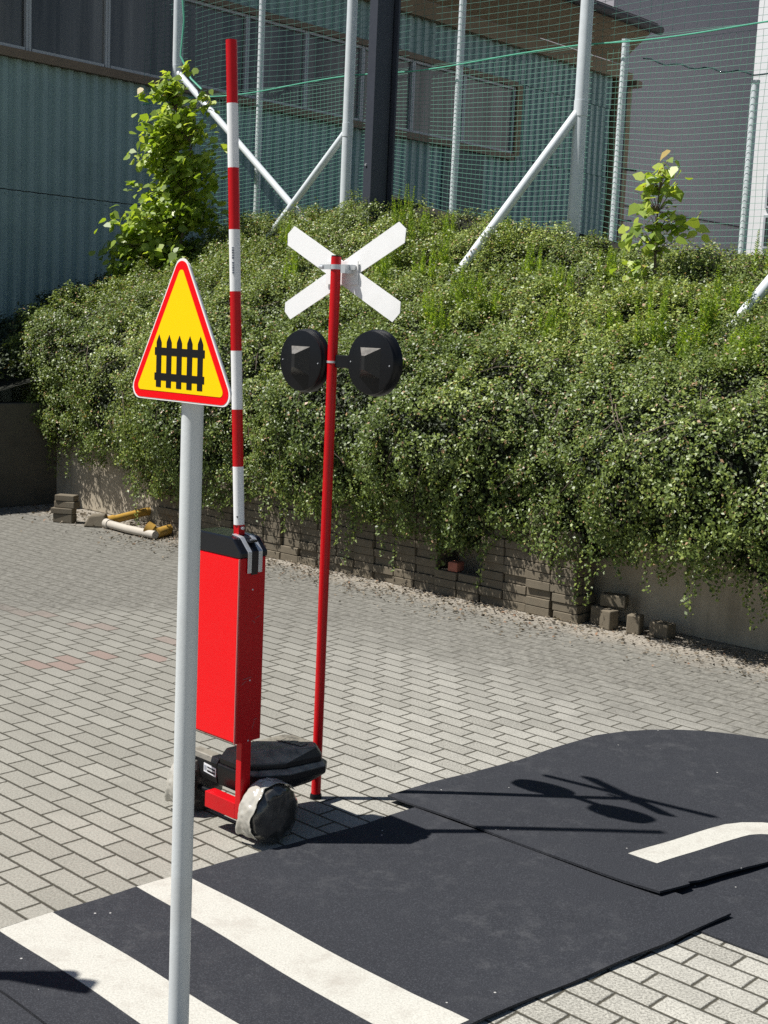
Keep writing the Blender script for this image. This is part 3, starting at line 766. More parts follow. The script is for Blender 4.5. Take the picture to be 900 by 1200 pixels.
def net(name, s0, s1, z0f, z1f, cell, r, mat, label, tpos, wav=.03):
    V, Q = [], []
    def strand(pts):
        o = len(V)
        for p in pts:
            for dz in ((0, 0, r), (WD.x * r, WD.y * r, -r * .5), (-WN.x * r, -WN.y * r, -r * .5)): V.append((p[0] + dz[0], p[1] + dz[1], p[2] + dz[2]))
        for i in range(len(pts) - 1):
            for k in range(3): Q.append((o + i * 3 + k, o + i * 3 + (k + 1) % 3, o + i * 3 + 3 + (k + 1) % 3, o + i * 3 + 3 + k))
    nz = int(round((z1f - 2.2) / cell)); ns = int((s1 - s0) / cell)
    ss = s0 + np.arange(ns + 1) * cell
    def node(s, i):
        zb = z0f(s); f = i / nz; z = zb + (z1f - zb) * f
        sag = .07 * math.sin(math.pi * ((s + 1.64) % 2.9) / 2.9) * (1 - f) if zb < 4 else .02 * math.sin(s * 2.2)
        bulge = wav * math.sin(s * 3.1 + f * 2) + .5 * wav * math.sin(s * 7 + 3 * f)
        return A0 + WD * (s + .01 * math.sin(9 * f + s)) + WN * (tpos + bulge * (1 - f * .6)) + Z * (z - sag)
    step = 1
    for i in range(nz + 1): strand([node(s, i) for s in ss])
    for s in ss: strand([node(s, i) for i in range(0, nz + 1, 2)])
    return tag(mesh_np(name, np.array(V), np.array(Q), mat), label, 'net')
net('safety_net', -2.4, 9.0, lambda s: float(bank_z(s, FT)) - .05, 4.55, .06, .0021, 'net_pale', 'fine pale green mesh net stretched below the green rope', FT + .10)
net('ball_net', -2.4, 9.0, lambda s: 4.55, 7.0, .12, .0021, 'net', 'coarse green ball-stop net above the rope', FT + .11, .015)
b = MB()
pts = [A0 + WD * s + WN * (FT + .085) + Z * (4.56 + .015 * math.sin(s * 2.3) - .03 * math.sin(math.pi * ((s + 1.64) % 2.9) / 2.9)) for s in np.arange(-2.4, 9.01, .15)]
b.tube(pts, .007, 6); tag(b.build('net_rope', 'rope', smooth=True), 'taut green rope threaded along the middle of the ball-stop net', 'rope')
b = MB(); pts = []
for i in range(25):
    f = i / 24; s = 4.75 + f * (6.6 - 4.75); pts.append(A0 + WD * s + WN * (FT + .12) + Z * (4.38 - .36 * f ** .8 + .015 * math.sin(f * 40)))
b.tube(pts, .007, 6); tag(b.build('sagging_cable', 'cable', smooth=True), 'thin dark cable sagging from the hall corner to the short net post', 'cable')
b = MB(); p1 = A0 + WD * -1.45 + WN * (FT - .12)
b.tube([p1 + Z * 5.9, p1 + Z * 5.4 + WD * .07, p1 + Z * 5.0 + WD * .02, p1 + Z * 4.72 + WD * .22, p1 + Z * 4.58 + WD * .42], .012, 6)
tag(b.build('tied_rope_end', 'rope', smooth=True), 'loose green rope end hanging beside the leftmost fence post', 'rope')

# dark square mast
mb = bank_pt(1.86, 2.55, -.3); mast = thing('lamp_mast', mb, 'tall anthracite square steel mast rising behind the net', 'mast')
ma, mbx = Vector((math.cos(-.78), math.sin(-.78), 0)), Vector((math.sin(.78), math.cos(.78), 0))
b = MB(); b.box(mb + Z * 3.2, (.058, .115, 3.2), (ma, mbx, Z)); b.build('column', 'mast', mast, bevel=.006)
b = MB(); b.box(mb + mbx * .145 + Z * 3.2 + ma * .04, (.07, .012, 3.2), (ma, mbx, Z)); b.build('flange', 'mast', mast)
for dz in (.75, 3.5):
    b = MB(); b.lathe(mb - mbx * .115 + Z * dz - ma * .02, -mbx, [(0, .012), (.012, .012)], 10); b.build('bolt', 'silver', mast)

# ------------------------------------------------------------------ the green hall
HP = Vector((-5.03, 16.65, 0))
def hw(u, out=0.0, z=0.0): return HP + W2 * u + U2 * out + Z * z
hall = thing('industrial_hall', hw(0), 'teal corrugated industrial hall with a band of dark windows', 'building')
def corrugated(u0, u1, z0, z1, name='wall', bolts=False):
    per = .19; V, F = [], []; n = int((u1 - u0) / per); prof = [(0, 0), (.35, 0), (.5, .038), (.85, .038)]
    us = [(u0 + (k + a) * per, o) for k in range(n) for a, o in prof] + [(u0 + n * per, 0)]
    for u, o in us: V += [hw(u, o, z0), hw(u, o, z1)]
    for i in range(len(us) - 1): F.append((2 * i, 2 * i + 2, 2 * i + 3, 2 * i + 1))
    b = MB(); b.add(V, F)
    if bolts:
        for k in range(n): b.lathe(hw(u0 + k * per + .13, .037, z1 - .04), U2, [(0, .016), (.012, .012)], 6)
    return b.build(name, 'corrugated', hall)
SILL, WTOP, EAVE = 5.16, 6.34, 7.15
UE = 13.55
corrugated(-9, UE, 0.5, 3.44, bolts=True); corrugated(-9, UE, 3.452, SILL - .06); corrugated(-9, UE, WTOP + .09, EAVE + .1)
corrugated(10.35, UE, SILL - .05, WTOP + .08)
b = MB(); b.box(hw(2.2, -.12, 3.9), (11.3, .1, 3.4), (W2, U2, Z)); b.build('inner_wall', 'roof_dark', hall)
b = MB(); b.box(hw(.6, .06, SILL - .05), (9.7, .06, .055), (W2, U2, Z)); b.build('sill_beam', 'brown_beam', hall)
b = MB(); b.box(hw(.6, .06, WTOP + .04), (9.7, .06, .045), (W2, U2, Z)); b.build('lintel_beam', 'brown_beam', hall)
mull = [-4.2, -2.6, -1.1, .36, 1.54, 2.75, 3.95, 5.13, 6.35, 7.55, 8.87, 10.29]
for i in range(len(mull) - 1):
    a_, c_ = mull[i], mull[i + 1]
    b = MB(); mid = (a_ + c_) / 2; hz = (WTOP - SILL) / 2
    for u_ in (a_ + .02, c_ - .02): b.box(hw(u_, .045, SILL + hz), (.017, .03, hz - .01), (W2, U2, Z))
    b.box(hw(mid, .045, SILL + .03), ((c_ - a_) / 2 - .05, .03, .02), (W2, U2, Z)); b.box(hw(mid, .045, WTOP - .03), ((c_ - a_) / 2 - .05, .03, .02), (W2, U2, Z))
    f = b.build('window', 'frame_grey', hall)
    tl = random.uniform(-.012, .012)
    b = MB(); b.box(hw(mid, .02 + tl * .2, SILL + hz), ((c_ - a_) / 2 - .038, .006, hz - .02), ((W2 + U2 * tl).normalized(), (U2 - W2 * tl).normalized(), Z)); b.build('pane', 'glazing', f)
b = MB(); b.box(hw(10.38, .06, SILL + .6), (.075, .05, .62), (W2, U2, Z)); b.build('end_jamb', 'tan_wood', hall)
# wall-top beam, raking boarded soffit, roof slab and gutter
b = MB(); b.box(hw(2.5, .08, EAVE), (11.0, .07, .13), (W2, U2, Z)); b.build('wall_plate', 'tan_wood', hall)
O, ZE, RE = .75, 7.85, 13.45
b = MB()
for k in range(9):
    f0, f1 = k / 9, (k + 1) / 9 - .012
    b.prism([hw(3.0, .15 + f0 * O, EAVE + .14 + f0 * .58), hw(RE, .15 + f0 * O, EAVE + .14 + f0 * .58), hw(RE, .15 + f1 * O, EAVE + .14 + f1 * .58), hw(3.0, .15 + f1 * O, EAVE + .14 + f1 * .58)], (0, 0, .03))
b.build('soffit', 'tan_wood', hall)
for ua, ub_, ze in ((-9, 3.0, ZE - .45), (3.0, RE + .05, ZE)):
    b = MB(); b.prism([hw(ua, -6, EAVE + 1.1), hw(ub_, -6, EAVE + 1.1), hw(ub_, O + .18, ze + .02), hw(ua, O + .18, ze + .02)], (0, 0, .09)); b.build('roof', 'roof_dark', hall)
    b = MB(); b.tube([hw(ua, O + .22, ze - .02), hw(ub_ + .03, O + .22, ze - .02)], .085, 10); b.build('gutter', 'roof_dark', hall, smooth=True)
b = MB(); b.box(hw(UE + .2, -.05, 3.9), (.26, .16, 3.3), (W2, U2, Z)); b.build('corner_pier', 'tan_wood', hall)
b = MB(); b.tube([hw(UE + .12, .17, 7.0), hw(UE + .12, .17, .6)], .055, 10); b.build('downpipe', 'roof_dark', hall, smooth=True)
b = MB(); b.box(hw(UE + .3, .25, 6.95), (.10, .12, .06), (W2, U2, Z)); b.build('bracket_beam', 'brown_beam', hall)
b = MB(); b.tube([hw(UE + .2, .18, 5.3), hw(UE + .5, .30, 5.3)], .02, 8); b.build('pipe_bracket', 'roof_dark', hall)
b = MB(); b.tube([hw(UE + .2, .18, 4.3), hw(UE + .45, .30, 4.3)], .02, 8); b.build('pipe_bracket', 'roof_dark', hall)
b = MB(); b.box(hw(-4, -5.8, 3.9), (9, .1, 3.3), (W2, U2, Z)); b.build('back_wall', 'corrugated', hall)
b = MB(); b.box(hw(8.95, .055, 3.2), (.55, .012, 1.85), (W2, U2, Z)); b.build('dark_panel', paint('dark_teal_panel', (0.05, 0.09, 0.10), .5, .15, 4), hall)  # plain dark teal strip on the wall below the windows

# grey and white buildings farther back
gb = thing('grey_building', at(800, 390, 34) * 1.0, 'windowless grey rendered building behind the hall corner', 'building')
gb.location.z = 0
a0 = at(700, 300, 31); a1 = at(866, 300, 36)
a0.z = a1.z = 0; dd = (a1 - a0).normalized(); nn_ = Vector((-dd.y, dd.x, 0))
b = MB(); b.prism([a0, a1, a1 + nn_ * 8, a0 + nn_ * 8], (0, 0, 16)); b.build('wall', 'grey_render', gb)
b = MB(); b.prism([a0 - nn_ * .1, a1 - nn_ * .1 + dd * .1, a1 + nn_ * 8, a0 + nn_ * 8], (0, 0, .3)); o = b.build('parapet', 'roof_dark', gb); 
for v in o.data.vertices: v.co.z += 16
b = MB(); b.prism([a0 - nn_ * .03, a1 - nn_ * .03, a1, a0], (0, 0, .025)); o = b.build('render_joint', 'roof_dark', gb)
for v in o.data.vertices: v.co.z += 5.1
c0 = at(866, 300, 27.0); c0.z = 0
wb = thing('white_building', c0, 'sunlit white rendered building at the right edge', 'building')
d2 = U2.copy(); n2 = W2.copy()
b = MB(); b.prism([c0, c0 + d2 * 9, c0 + d2 * 9 + n2 * 7, c0 + n2 * 7], (0, 0, 9.6)); b.build('wall', 'white_render', wb)
b = MB(); b.prism([c0 - n2 * .06, c0 + d2 * 9 - n2 * .06, c0 + d2 * 9 + n2 * 7, c0 + n2 * 7], (0, 0, 3)); o = b.build('attic_cladding', paint('blue_grey_cladding', (.10, .14, .20), .4, .1, 3), wb)
for v in o.data.vertices: v.co.z += 9.6
for k, zz in enumerate((3.2, 4.2, 5.0)):
    b = MB(); b.box(c0 + d2 * .95 - n2 * .01 + Z * zz, (.45, .04, .33), (d2, n2, Z)); f = b.build('window', 'frame_grey', wb)
    b = MB(); b.box(c0 + d2 * .95 - n2 * .052 + Z * zz, (.40, .004, .28), (d2, n2, Z)); b.build('pane', 'glazing', f)

# ------------------------------------------------------------------ rubber road mats
def uw(u, w_, z=0.0): return U2 * u + W2 * w_ + Z * z
import bmesh
def cut_sheet(pts, zfn, th, step=.07):
    """A sheet with the given outline, cut into a fine grid so that it can curl at its rim."""
    bm = bmesh.new(); vs_ = [bm.verts.new((p[0], p[1], 0)) for p in pts]; bm.faces.new(vs_)
    bmesh.ops.triangulate(bm, faces=bm.faces[:])
    us = [p[0] for p in pts]; ws = [p[1] for p in pts]
    for lo, hi, no in ((min(us), max(us), (1, 0, 0)), (min(ws), max(ws), (0, 1, 0))):
        k = lo + step * .6
        while k < hi:
            bmesh.ops.bisect_plane(bm, geom=bm.verts[:] + bm.edges[:] + bm.faces[:], plane_co=(k * no[0], k * no[1], 0), plane_no=no); k += step
    for f in bm.faces:
        f.normal_update()
        if f.normal.z < 0: f.normal_flip()
    top = bm.faces[:]
    r = bmesh.ops.extrude_face_region(bm, geom=top, use_keep_orig=True)
    up = {v for v in r['geom'] if isinstance(v, bmesh.types.BMVert)}
    for v in bm.verts:
        u, w_ = v.co.x, v.co.y; z = zfn(u, w_) + (th if v in up else 0)
        v.co = uw(u + .004 * math.sin(w_ * 6) + .002 * math.sin(w_ * 17), w_ + .004 * math.sin(u * 8), z)
    bmesh.ops.recalc_face_normals(bm, faces=bm.faces[:])
    return bm
def sheet(name, pts, zfn, th, mat):
    bm = cut_sheet(pts, zfn, th); me = bpy.data.meshes.new(name); bm.to_mesh(me); bm.free()
    o = bpy.data.objects.new(name, me); COL.objects.link(o); me.materials.append(M[mat]); return o
def mat_sheet(pts, zfn, th, label):
    return tag(sheet('road_mat', pts, zfn, th, 'rubber'), label, 'road mat', 'black rubber road mats laid on the pavers')
def sstep(x, a, b):
    x = min(1, max(0, (x - a) / (b - a))); return x * x * (3 - 2 * x)
z0f = lambda u, w_: .002
z3f = lambda u, w_: .0012
def z1f(u, w_):
    return .002 + .007 * sstep(w_, 3.40, 3.56) + (.007 + .004 * math.sin(w_ * 8)) * sstep(u, -2.25, -2.02) * (1 - .5 * sstep(w_, 3.3, 3.7)) + .003 * sstep(w_, 3.56, 3.76) * (1 + math.sin(u * 9))
def z2f(u, w_):
    return .002 + .020 * (1 - sstep(w_, 3.70, 4.6)) + (.008 + .003 * math.sin(w_ * 11)) * sstep(u, -2.3, -2.06) * (1 - sstep(w_, 4.3, 4.6)) + .0015 * (1 + math.sin(u * 12)) * (1 - sstep(w_, 3.7, 4.0))
m1 = mat_sheet([(-3.372, 1.772), (-3.338, 2.46), (-3.19, 3.77), (-1.872, 3.775), (-2.017, 2.668), (-2.06, 1.772)], z1f, .008, 'black rubber mat with the white zebra bars, at the bottom')
m0 = mat_sheet([(-3.40, -.6), (-3.375, 1.764), (-2.06, 1.764), (-2.1, -.6)], z0f, .008, 'black rubber mat cut off by the bottom-left corner')
m3 = mat_sheet([(-2.55, 3.60), (-2.55, 4.9), (-.2, 4.9), (-.2, 3.64)], z3f, .006, 'lowest black rubber mat peeping out at the right edge')
arc = [(-3.342, 3.684), (-3.308, 4.452), (-3.300, 4.832), (-3.281, 5.08), (-3.235, 5.24), (-3.17, 5.36), (-3.08, 5.47), (-2.99, 5.555), (-2.88, 5.62), (-2.72, 5.695), (-2.5, 5.75), (-2.1, 5.80), (-1.2, 5.82),
       (-1.2, 4.50), (-1.75, 4.47), (-1.9, 4.40), (-1.985, 4.30), (-2.062, 3.91), (-2.085, 3.86), (-2.072, 3.85), (-2.105, 3.705)]
m2 = mat_sheet(arc, z2f, .008, 'black rubber bend mat with the white edge line and cross shadow')
def marking(name, pts, zfn, parent):
    o = sheet(name, pts, lambda u, w_: zfn(u, w_) + .0082, .001, 'stripe'); o.parent = parent; return o
marking('white_bar', [(-3.358, 1.958), (-3.352, 2.146), (-2.062, 2.152), (-2.068, 1.958)], z1f, m1)
marking('white_bar', [(-3.335, 2.455), (-3.318, 2.632), (-2.035, 2.61), (-2.052, 2.405)], z1f, m1)
ln = [(-2.366, 3.929), (-2.315, 4.43)]
for k in range(1, 7):
    a = k / 6 * math.pi / 2; ln.append((-2.315 + .36 * (1 - math.cos(a)), 4.43 + .30 * math.sin(a)))
ln += [(-1.3, 4.74), (-1.3, 4.62)]
inn = []
for k in range(6, -1, -1):
    a = k / 6 * math.pi / 2; inn.append((-2.19 + .235 * (1 - math.cos(a)), 4.43 + .18 * math.sin(a)))
ln += inn + [(-2.246, 3.928)]
marking('edge_line', ln, z2f, m2)

# ------------------------------------------------------------------ warning sign on its grey pole
def warning_sign(base, phi, label, zb, s=.437, pr=.0272):
    t = thing('warning_sign', base, label, 'road sign', None)
    u = Vector((math.cos(phi), -math.sin(phi), 0)); n = Vector((-math.sin(phi), -math.cos(phi), 0))
    b = MB(); b.tube([base, base + Z * (zb + .20)], pr, 28); b.build('pole', 'grey_paint', t, smooth=True)
    b = MB(); b.tube([base + Z * (zb + .20), base + Z * (zb + .212)], pr + .0015, 28); b.build('pole_cap', 'black_plastic', t, smooth=True)
    c = base + n * .036 + Z * zb
    H = s * math.sqrt(3) / 2; G0 = c + Z * (H / 3)
    def tri(inset, r, z):                        # rounded triangle, offset inwards
        k = 1 - inset / (H / 3); V = []
        corners = [(0, H * 2 / 3 * k), (-s / 2 * k, -H / 3 * k), (s / 2 * k, -H / 3 * k)]
        for i, a0 in enumerate((90, 210, 330)):
            cx, cy = corners[i]; L_ = math.hypot(cx, cy); cc = (cx * (1 - 2 * r / L_), cy * (1 - 2 * r / L_))
            for j in range(9):
                a = math.radians(a0 - 60 + 120 * j / 8); V.append((cc[0] + r * math.cos(a), cc[1] + r * math.sin(a)))
        return [G0 + u * x + Z * y + n * z for x, y in V]
    b = MB(); b.prism(tri(0, .026, 0), n * .003); b.prism(tri(.004, .024, -.007), n * .007); plate = b.build('plate', 'sign_white', t)
    b = MB(); b.prism(tri(.0036, .0245, .003), n * .0008); b.build('red_border', 'sign_red', plate)
    b = MB(); b.prism(tri(.0208, .010, .0038), n * .0008); b.build('yellow_field', 'sign_yellow', plate)
    b = MB(); q_ = lambda x, y: c + u * (x * s * .92) + Z * ((y * .93 + .004) * s) + n * .0046
    for k in range(5):
        x = -.002 + (k - 2) * .1045; hw_ = .026
        b.prism([q_(x - hw_, .076), q_(x + hw_, .076), q_(x + hw_, .352), q_(x, .398), q_(x - hw_, .352)], n * .0006)
    for k in range(4):
        for y0, y1 in ((.118, .163), (.272, .319)):
            x0 = -.002 + (k - 2) * .1045 + .026; b.prism([q_(x0, y0), q_(x0 + .0525, y0), q_(x0 + .0525, y1), q_(x0, y1)], n * .0006)
    for sx in (-1, 1):
        for y0, y1 in ((.118, .163), (.272, .319)):
            x0 = -.002 + sx * (.209 + .026); x1 = x0 + sx * .017
            b.prism([q_(min(x0, x1), y0), q_(max(x0, x1), y0), q_(max(x0, x1), y1), q_(min(x0, x1), y1)], n * .0006)
    b.build('fence_symbol', 'sign_black', plate)
    for z in (.07, .17):
        b = MB(); b.tube([base + Z * (zb + z - .012), base + Z * (zb + z + .012)], pr + .003, 24); b.build('clamp', 'silver', t, smooth=True)
    return t
sbp = at(209, 1200, 2.98); sbp.z = 0
warning_sign(sbp, math.radians(44), 'red and yellow triangular warning sign with black fence symbol on grey pole', 1.692, .404, .0255)
warning_sign(Vector((-1.93, 3.36, 0)), math.radians(14), 'second triangular sign on grey pole just outside the frame, shading the bottom-left corner', 1.60)

# ------------------------------------------------------------------ crossing signal: red pole, X board, two lamps
PB_ = Vector((-.224, 4.985, 0))
sig = thing('crossing_signal', PB_, 'red pole carrying a white X-shaped crossing board and two black lamps', 'signal')
b = MB(); b.tube([PB_, PB_ + Z * 2.145], .0195, 24); b.build('pole', 'red_paint', sig, smooth=True)
b = MB(); b.tube([PB_ + Z * 2.145, PB_ + Z * 2.150], .0185, 24); b.build('pole_cap', 'black_plastic', sig, smooth=True)
b = MB(); b.lathe(PB_ + Z * .001, Z, [(0, .024), (.012, .024), (.02, .0205)], 20); b.build('foot', 'black_plastic', sig, smooth=True)
def sl_(s, z, off): return PB_ + U2 * s + W2 * off + Z * z
X1 = [(-.284, 2.269), (-.321, 2.240), (-.319, 2.198), (-.107, 2.072), (.272, 1.908 - .0), (.304, 1.945), (.305, 1.980), (.094, 2.087), (-.005, 2.133)]
armA = [(-.284, 2.269), (-.320, 2.240), (-.320, 2.196), (.268, 1.908), (.304, 1.942), (.305, 1.982)]
armB = [(-.327, 1.970), (-.328, 1.934), (-.294, 1.904), (.309, 2.197), (.313, 2.246), (.276, 2.273)]
b = MB(); b.prism([sl_(s, z, .040) for s, z in armA], W2 * .003); arms = b.build('cross_arm', 'white_paint', sig)
b = MB(); b.prism([sl_(s, z, .0435) for s, z in armB], W2 * .003); b.build('cross_arm', 'white_paint', sig)
b = MB(); b.prism([sl_(s, z, .034) for s, z in ((-.088, 2.044), (.085, 2.043), (.083, 2.131), (-.088, 2.131))], W2 * .0045); b.build('back_plate', 'white_paint', sig)
b = MB(); b.tube([PB_ + Z * 2.098, PB_ + Z * 2.116], .0235, 24)
b.box(sl_(.045, 2.107, .022), (.03, .010, .010), (U2, W2, Z)); b.box(sl_(-.045, 2.107, -.010), (.028, .004, .009), (U2, W2, Z))
b.box(sl_(.05, 2.10, .012), (.012, .024, .016), (U2, W2, Z)); b.lathe(sl_(-.075, 2.107, -.014), U2, [(0, .007), (.02, .007)], 8)
b.build('clamp', 'silver', sig, smooth=True)
for cs in (-.142, .235):
    cz = 1.746 if cs < 0 else 1.755
    c = sl_(cs, cz, -.02)
    b = MB(); b.lathe(c, W2, [(-.012, .085), (-.012, .108), (-.008, .114), (.004, .122), (.012, .124), (.030, .124), (.036, .118)], 48); lamp = b.build('lamp', 'black_plastic', sig, smooth=True)
    b = MB(); b.lathe(c, W2, [(-.016, .112), (-.014, .117), (-.008, .119), (-.006, .116)], 48); b.build('rim', 'black_plastic', lamp, smooth=True)
    fr = lambda x, z_, o_: c + U2 * x + Z * z_ + W2 * (-.0125 - o_)
    b = MB()
    V = [fr(-.056, .058, 0), fr(.056, .058, 0), fr(.056, -.058, 0), fr(-.056, -.058, 0), fr(-.004, .026, .045), fr(.012, .026, .045), fr(.012, -.026, .045), fr(-.004, -.026, .045)]
    b.add(V, [(0, 1, 5, 4), (1, 2, 6, 5), (2, 3, 7, 6), (3, 0, 4, 7), (4, 5, 6, 7), (3, 2, 1, 0)]); b.build('rear_housing', 'housing', lamp)
    for k in range(2):
        a = math.radians(-4 + 184 * k); b = MB(); b.lathe(c - W2 * .016 + U2 * .1 * math.cos(a) + Z * .1 * math.sin(a), -W2, [(0, .003), (.002, .002)], 8)
        b.build('screw', 'silver', lamp)
    b = MB(); b.lathe(c, W2, [(.036, .10), (.046, .092), (.052, .06), (.054, .01)], 32); b.build('lens', 'lamp_lens', lamp, smooth=True)
b = MB(); b.box(sl_(.046, 1.752, .004), (.15, .008, .024), (U2, W2, Z)); b.build('crossbar', 'black_plastic', sig, bevel=.003)
b = MB(); b.tube([PB_ + Z * 1.744, PB_ + Z * 1.752], .0215, 24); b.build('crossbar_clamp', 'silver', sig, smooth=True)

# ------------------------------------------------------------------ barrier machine
KP = Vector((-.496, 4.47, 0))
def k_(u, w_, z=0.0): return KP + U2 * u + W2 * w_ + Z * z
bar = thing('barrier_machine', k_(-.15, .2), 'red wheeled level-crossing barrier with raised red and white boom', 'barrier')
ZB0, ZT0, ZC0 = at(276, 873, 4.47).z, at(281, 655, 4.47).z, at(283, 630, 4.50).z
CW, CL = .118, .315
b = MB(); b.box(k_(-CL / 2, CW / 2, (ZB0 + ZT0) / 2), (CL / 2, CW / 2, (ZT0 - ZB0) / 2), (U2, W2, Z)); cab = b.build('cabinet', 'red_paint', bar, bevel=.004)
b = MB(); b.box(k_(-CL / 2 - .001, -.003, (ZB0 + ZT0) / 2 + .002), (CL / 2 - .006, .0025, (ZT0 - ZB0) / 2 - .006), (U2, W2, Z)); b.build('front_panel', 'red_panel', cab, bevel=.0015)
b = MB(); b.box(k_(-.0035, -.0035, (ZB0 + ZT0) / 2), (.0010, .003, (ZT0 - ZB0) / 2 - .002), (U2, W2, Z)); b.build('edge_trim', paint('pink_white_edge', (.75, .22, .20), .4), cab)
for (u_, w_, zz, a_, l_) in ((.0008, .085, .22, .3, .012), (.0008, .068, .235, -.6, .009), (.0008, .045, .44, .1, .020), (.0008, .030, .455, .5, .012), (.0008, .080, .62, 1.2, .014), (.0008, .088, .60, .2, .008)):
    b = MB(); d_ = (W2 * math.cos(a_) + Z * math.sin(a_)); b.box(k_(.0006, w_, ZT0 - zz), (l_, .0014, .0005), (d_, Vector(U2).cross(d_), U2)); b.build('scuff', paint('pale_scuff', (.40, .09, .09), .6), cab)
for zz in (.03, .40, .65):
    b = MB(); b.lathe(k_(0, .059, ZT0 - .09 - zz * .9), U2, [(0, .0035), (.0018, .0025)], 10); b.build('screw', 'silver', cab)
# black cap, chamfered at both ends
H = ZC0 - ZT0
prof = [(.004, 0.0), (.004, H * .30), (-.040, H * .92), (-.075, H), (-CL + .075, H), (-CL + .03, H * .92), (-CL - .004, H * .35), (-CL - .004, 0.0)]
b = MB(); b.prism([k_(u, -.004, ZT0 + z) for u, z in prof], W2 * (CW + .008)); cap = b.build('cap', 'black_glossy', cab, bevel=.005)
b = MB()
for w0 in (.028, .078):
    pr = [(.0065, -.055), (.0065, H * .31), (-.040, H * .92 + .004), (-.085, H + .004), (-.085, H + .001), (-.041, H * .92), (.0035, H * .30), (.0035, -.055)]
    b.prism([k_(u, w0, ZT0 + z) for u, z in pr], W2 * .018)
b.build('slot_strip', 'silver', cap, bevel=.001)
b = MB(); b.box(k_(.0025, .062, ZT0 - .02), (.0022, .0145, .042), (U2, W2, Z)); b.box(k_(-.03, .062, ZT0 + H * .80), (.028, .0145, .004), (U2, W2, Z)); b.build('slot', 'black_glossy', cap)
# boom: stripes from the foot up
bb = at(280.3, 622, 4.575); bt = at(271.2, 47, 4.575); bd = (bt - bb).normalized()
def bpx(y): return bb.lerp(bt, (622 - y) / (622 - 47.0))
socket = MB(); socket.box(bb - bd * .02, (.0145, .0145, .045), (U2, W2, bd)); soc = socket.build('boom_socket', 'red_paint', bar, bevel=.002)
b = MB(); b.lathe(bb + bd * .012 + U2 * .015, U2, [(0, .007), (.008, .006)], 10); b.build('bolt', 'silver', soc)
cuts = [614, 543, 474, 404, 334, 262, 191, 118, 47]
for i in range(8):
    b = MB(); b.tube([bpx(cuts[i]), bpx(cuts[i + 1])], .0195, 24); bo = b.build('boom_section', 'white_paint' if i % 2 == 0 else 'red_paint', bar, smooth=True)
    if i == 0:
        b = MB(); b.lathe(bpx(604) + Vector((-.004, -.0190, 0)), Vector((-.2, -1, 0)), [(0, .003), (.002, .003)], 8); b.build('rivet', 'black_plastic', bo)
    if i == 4:
        b = MB(); c0_ = bpx(298)
        for k in range(11):
            hgt = (.004, .003, .005, .003, .004, .0, .005, .003, .004, .004, .003)[k]
            if hgt: b.box(c0_ + bd * (k - 5) * .0085 + Vector((-.004, -.0194, 0)), (.0035, .0008, hgt * .7))
        b.build('print', paint('grey_print', (.18, .2, .24), .6), bo)
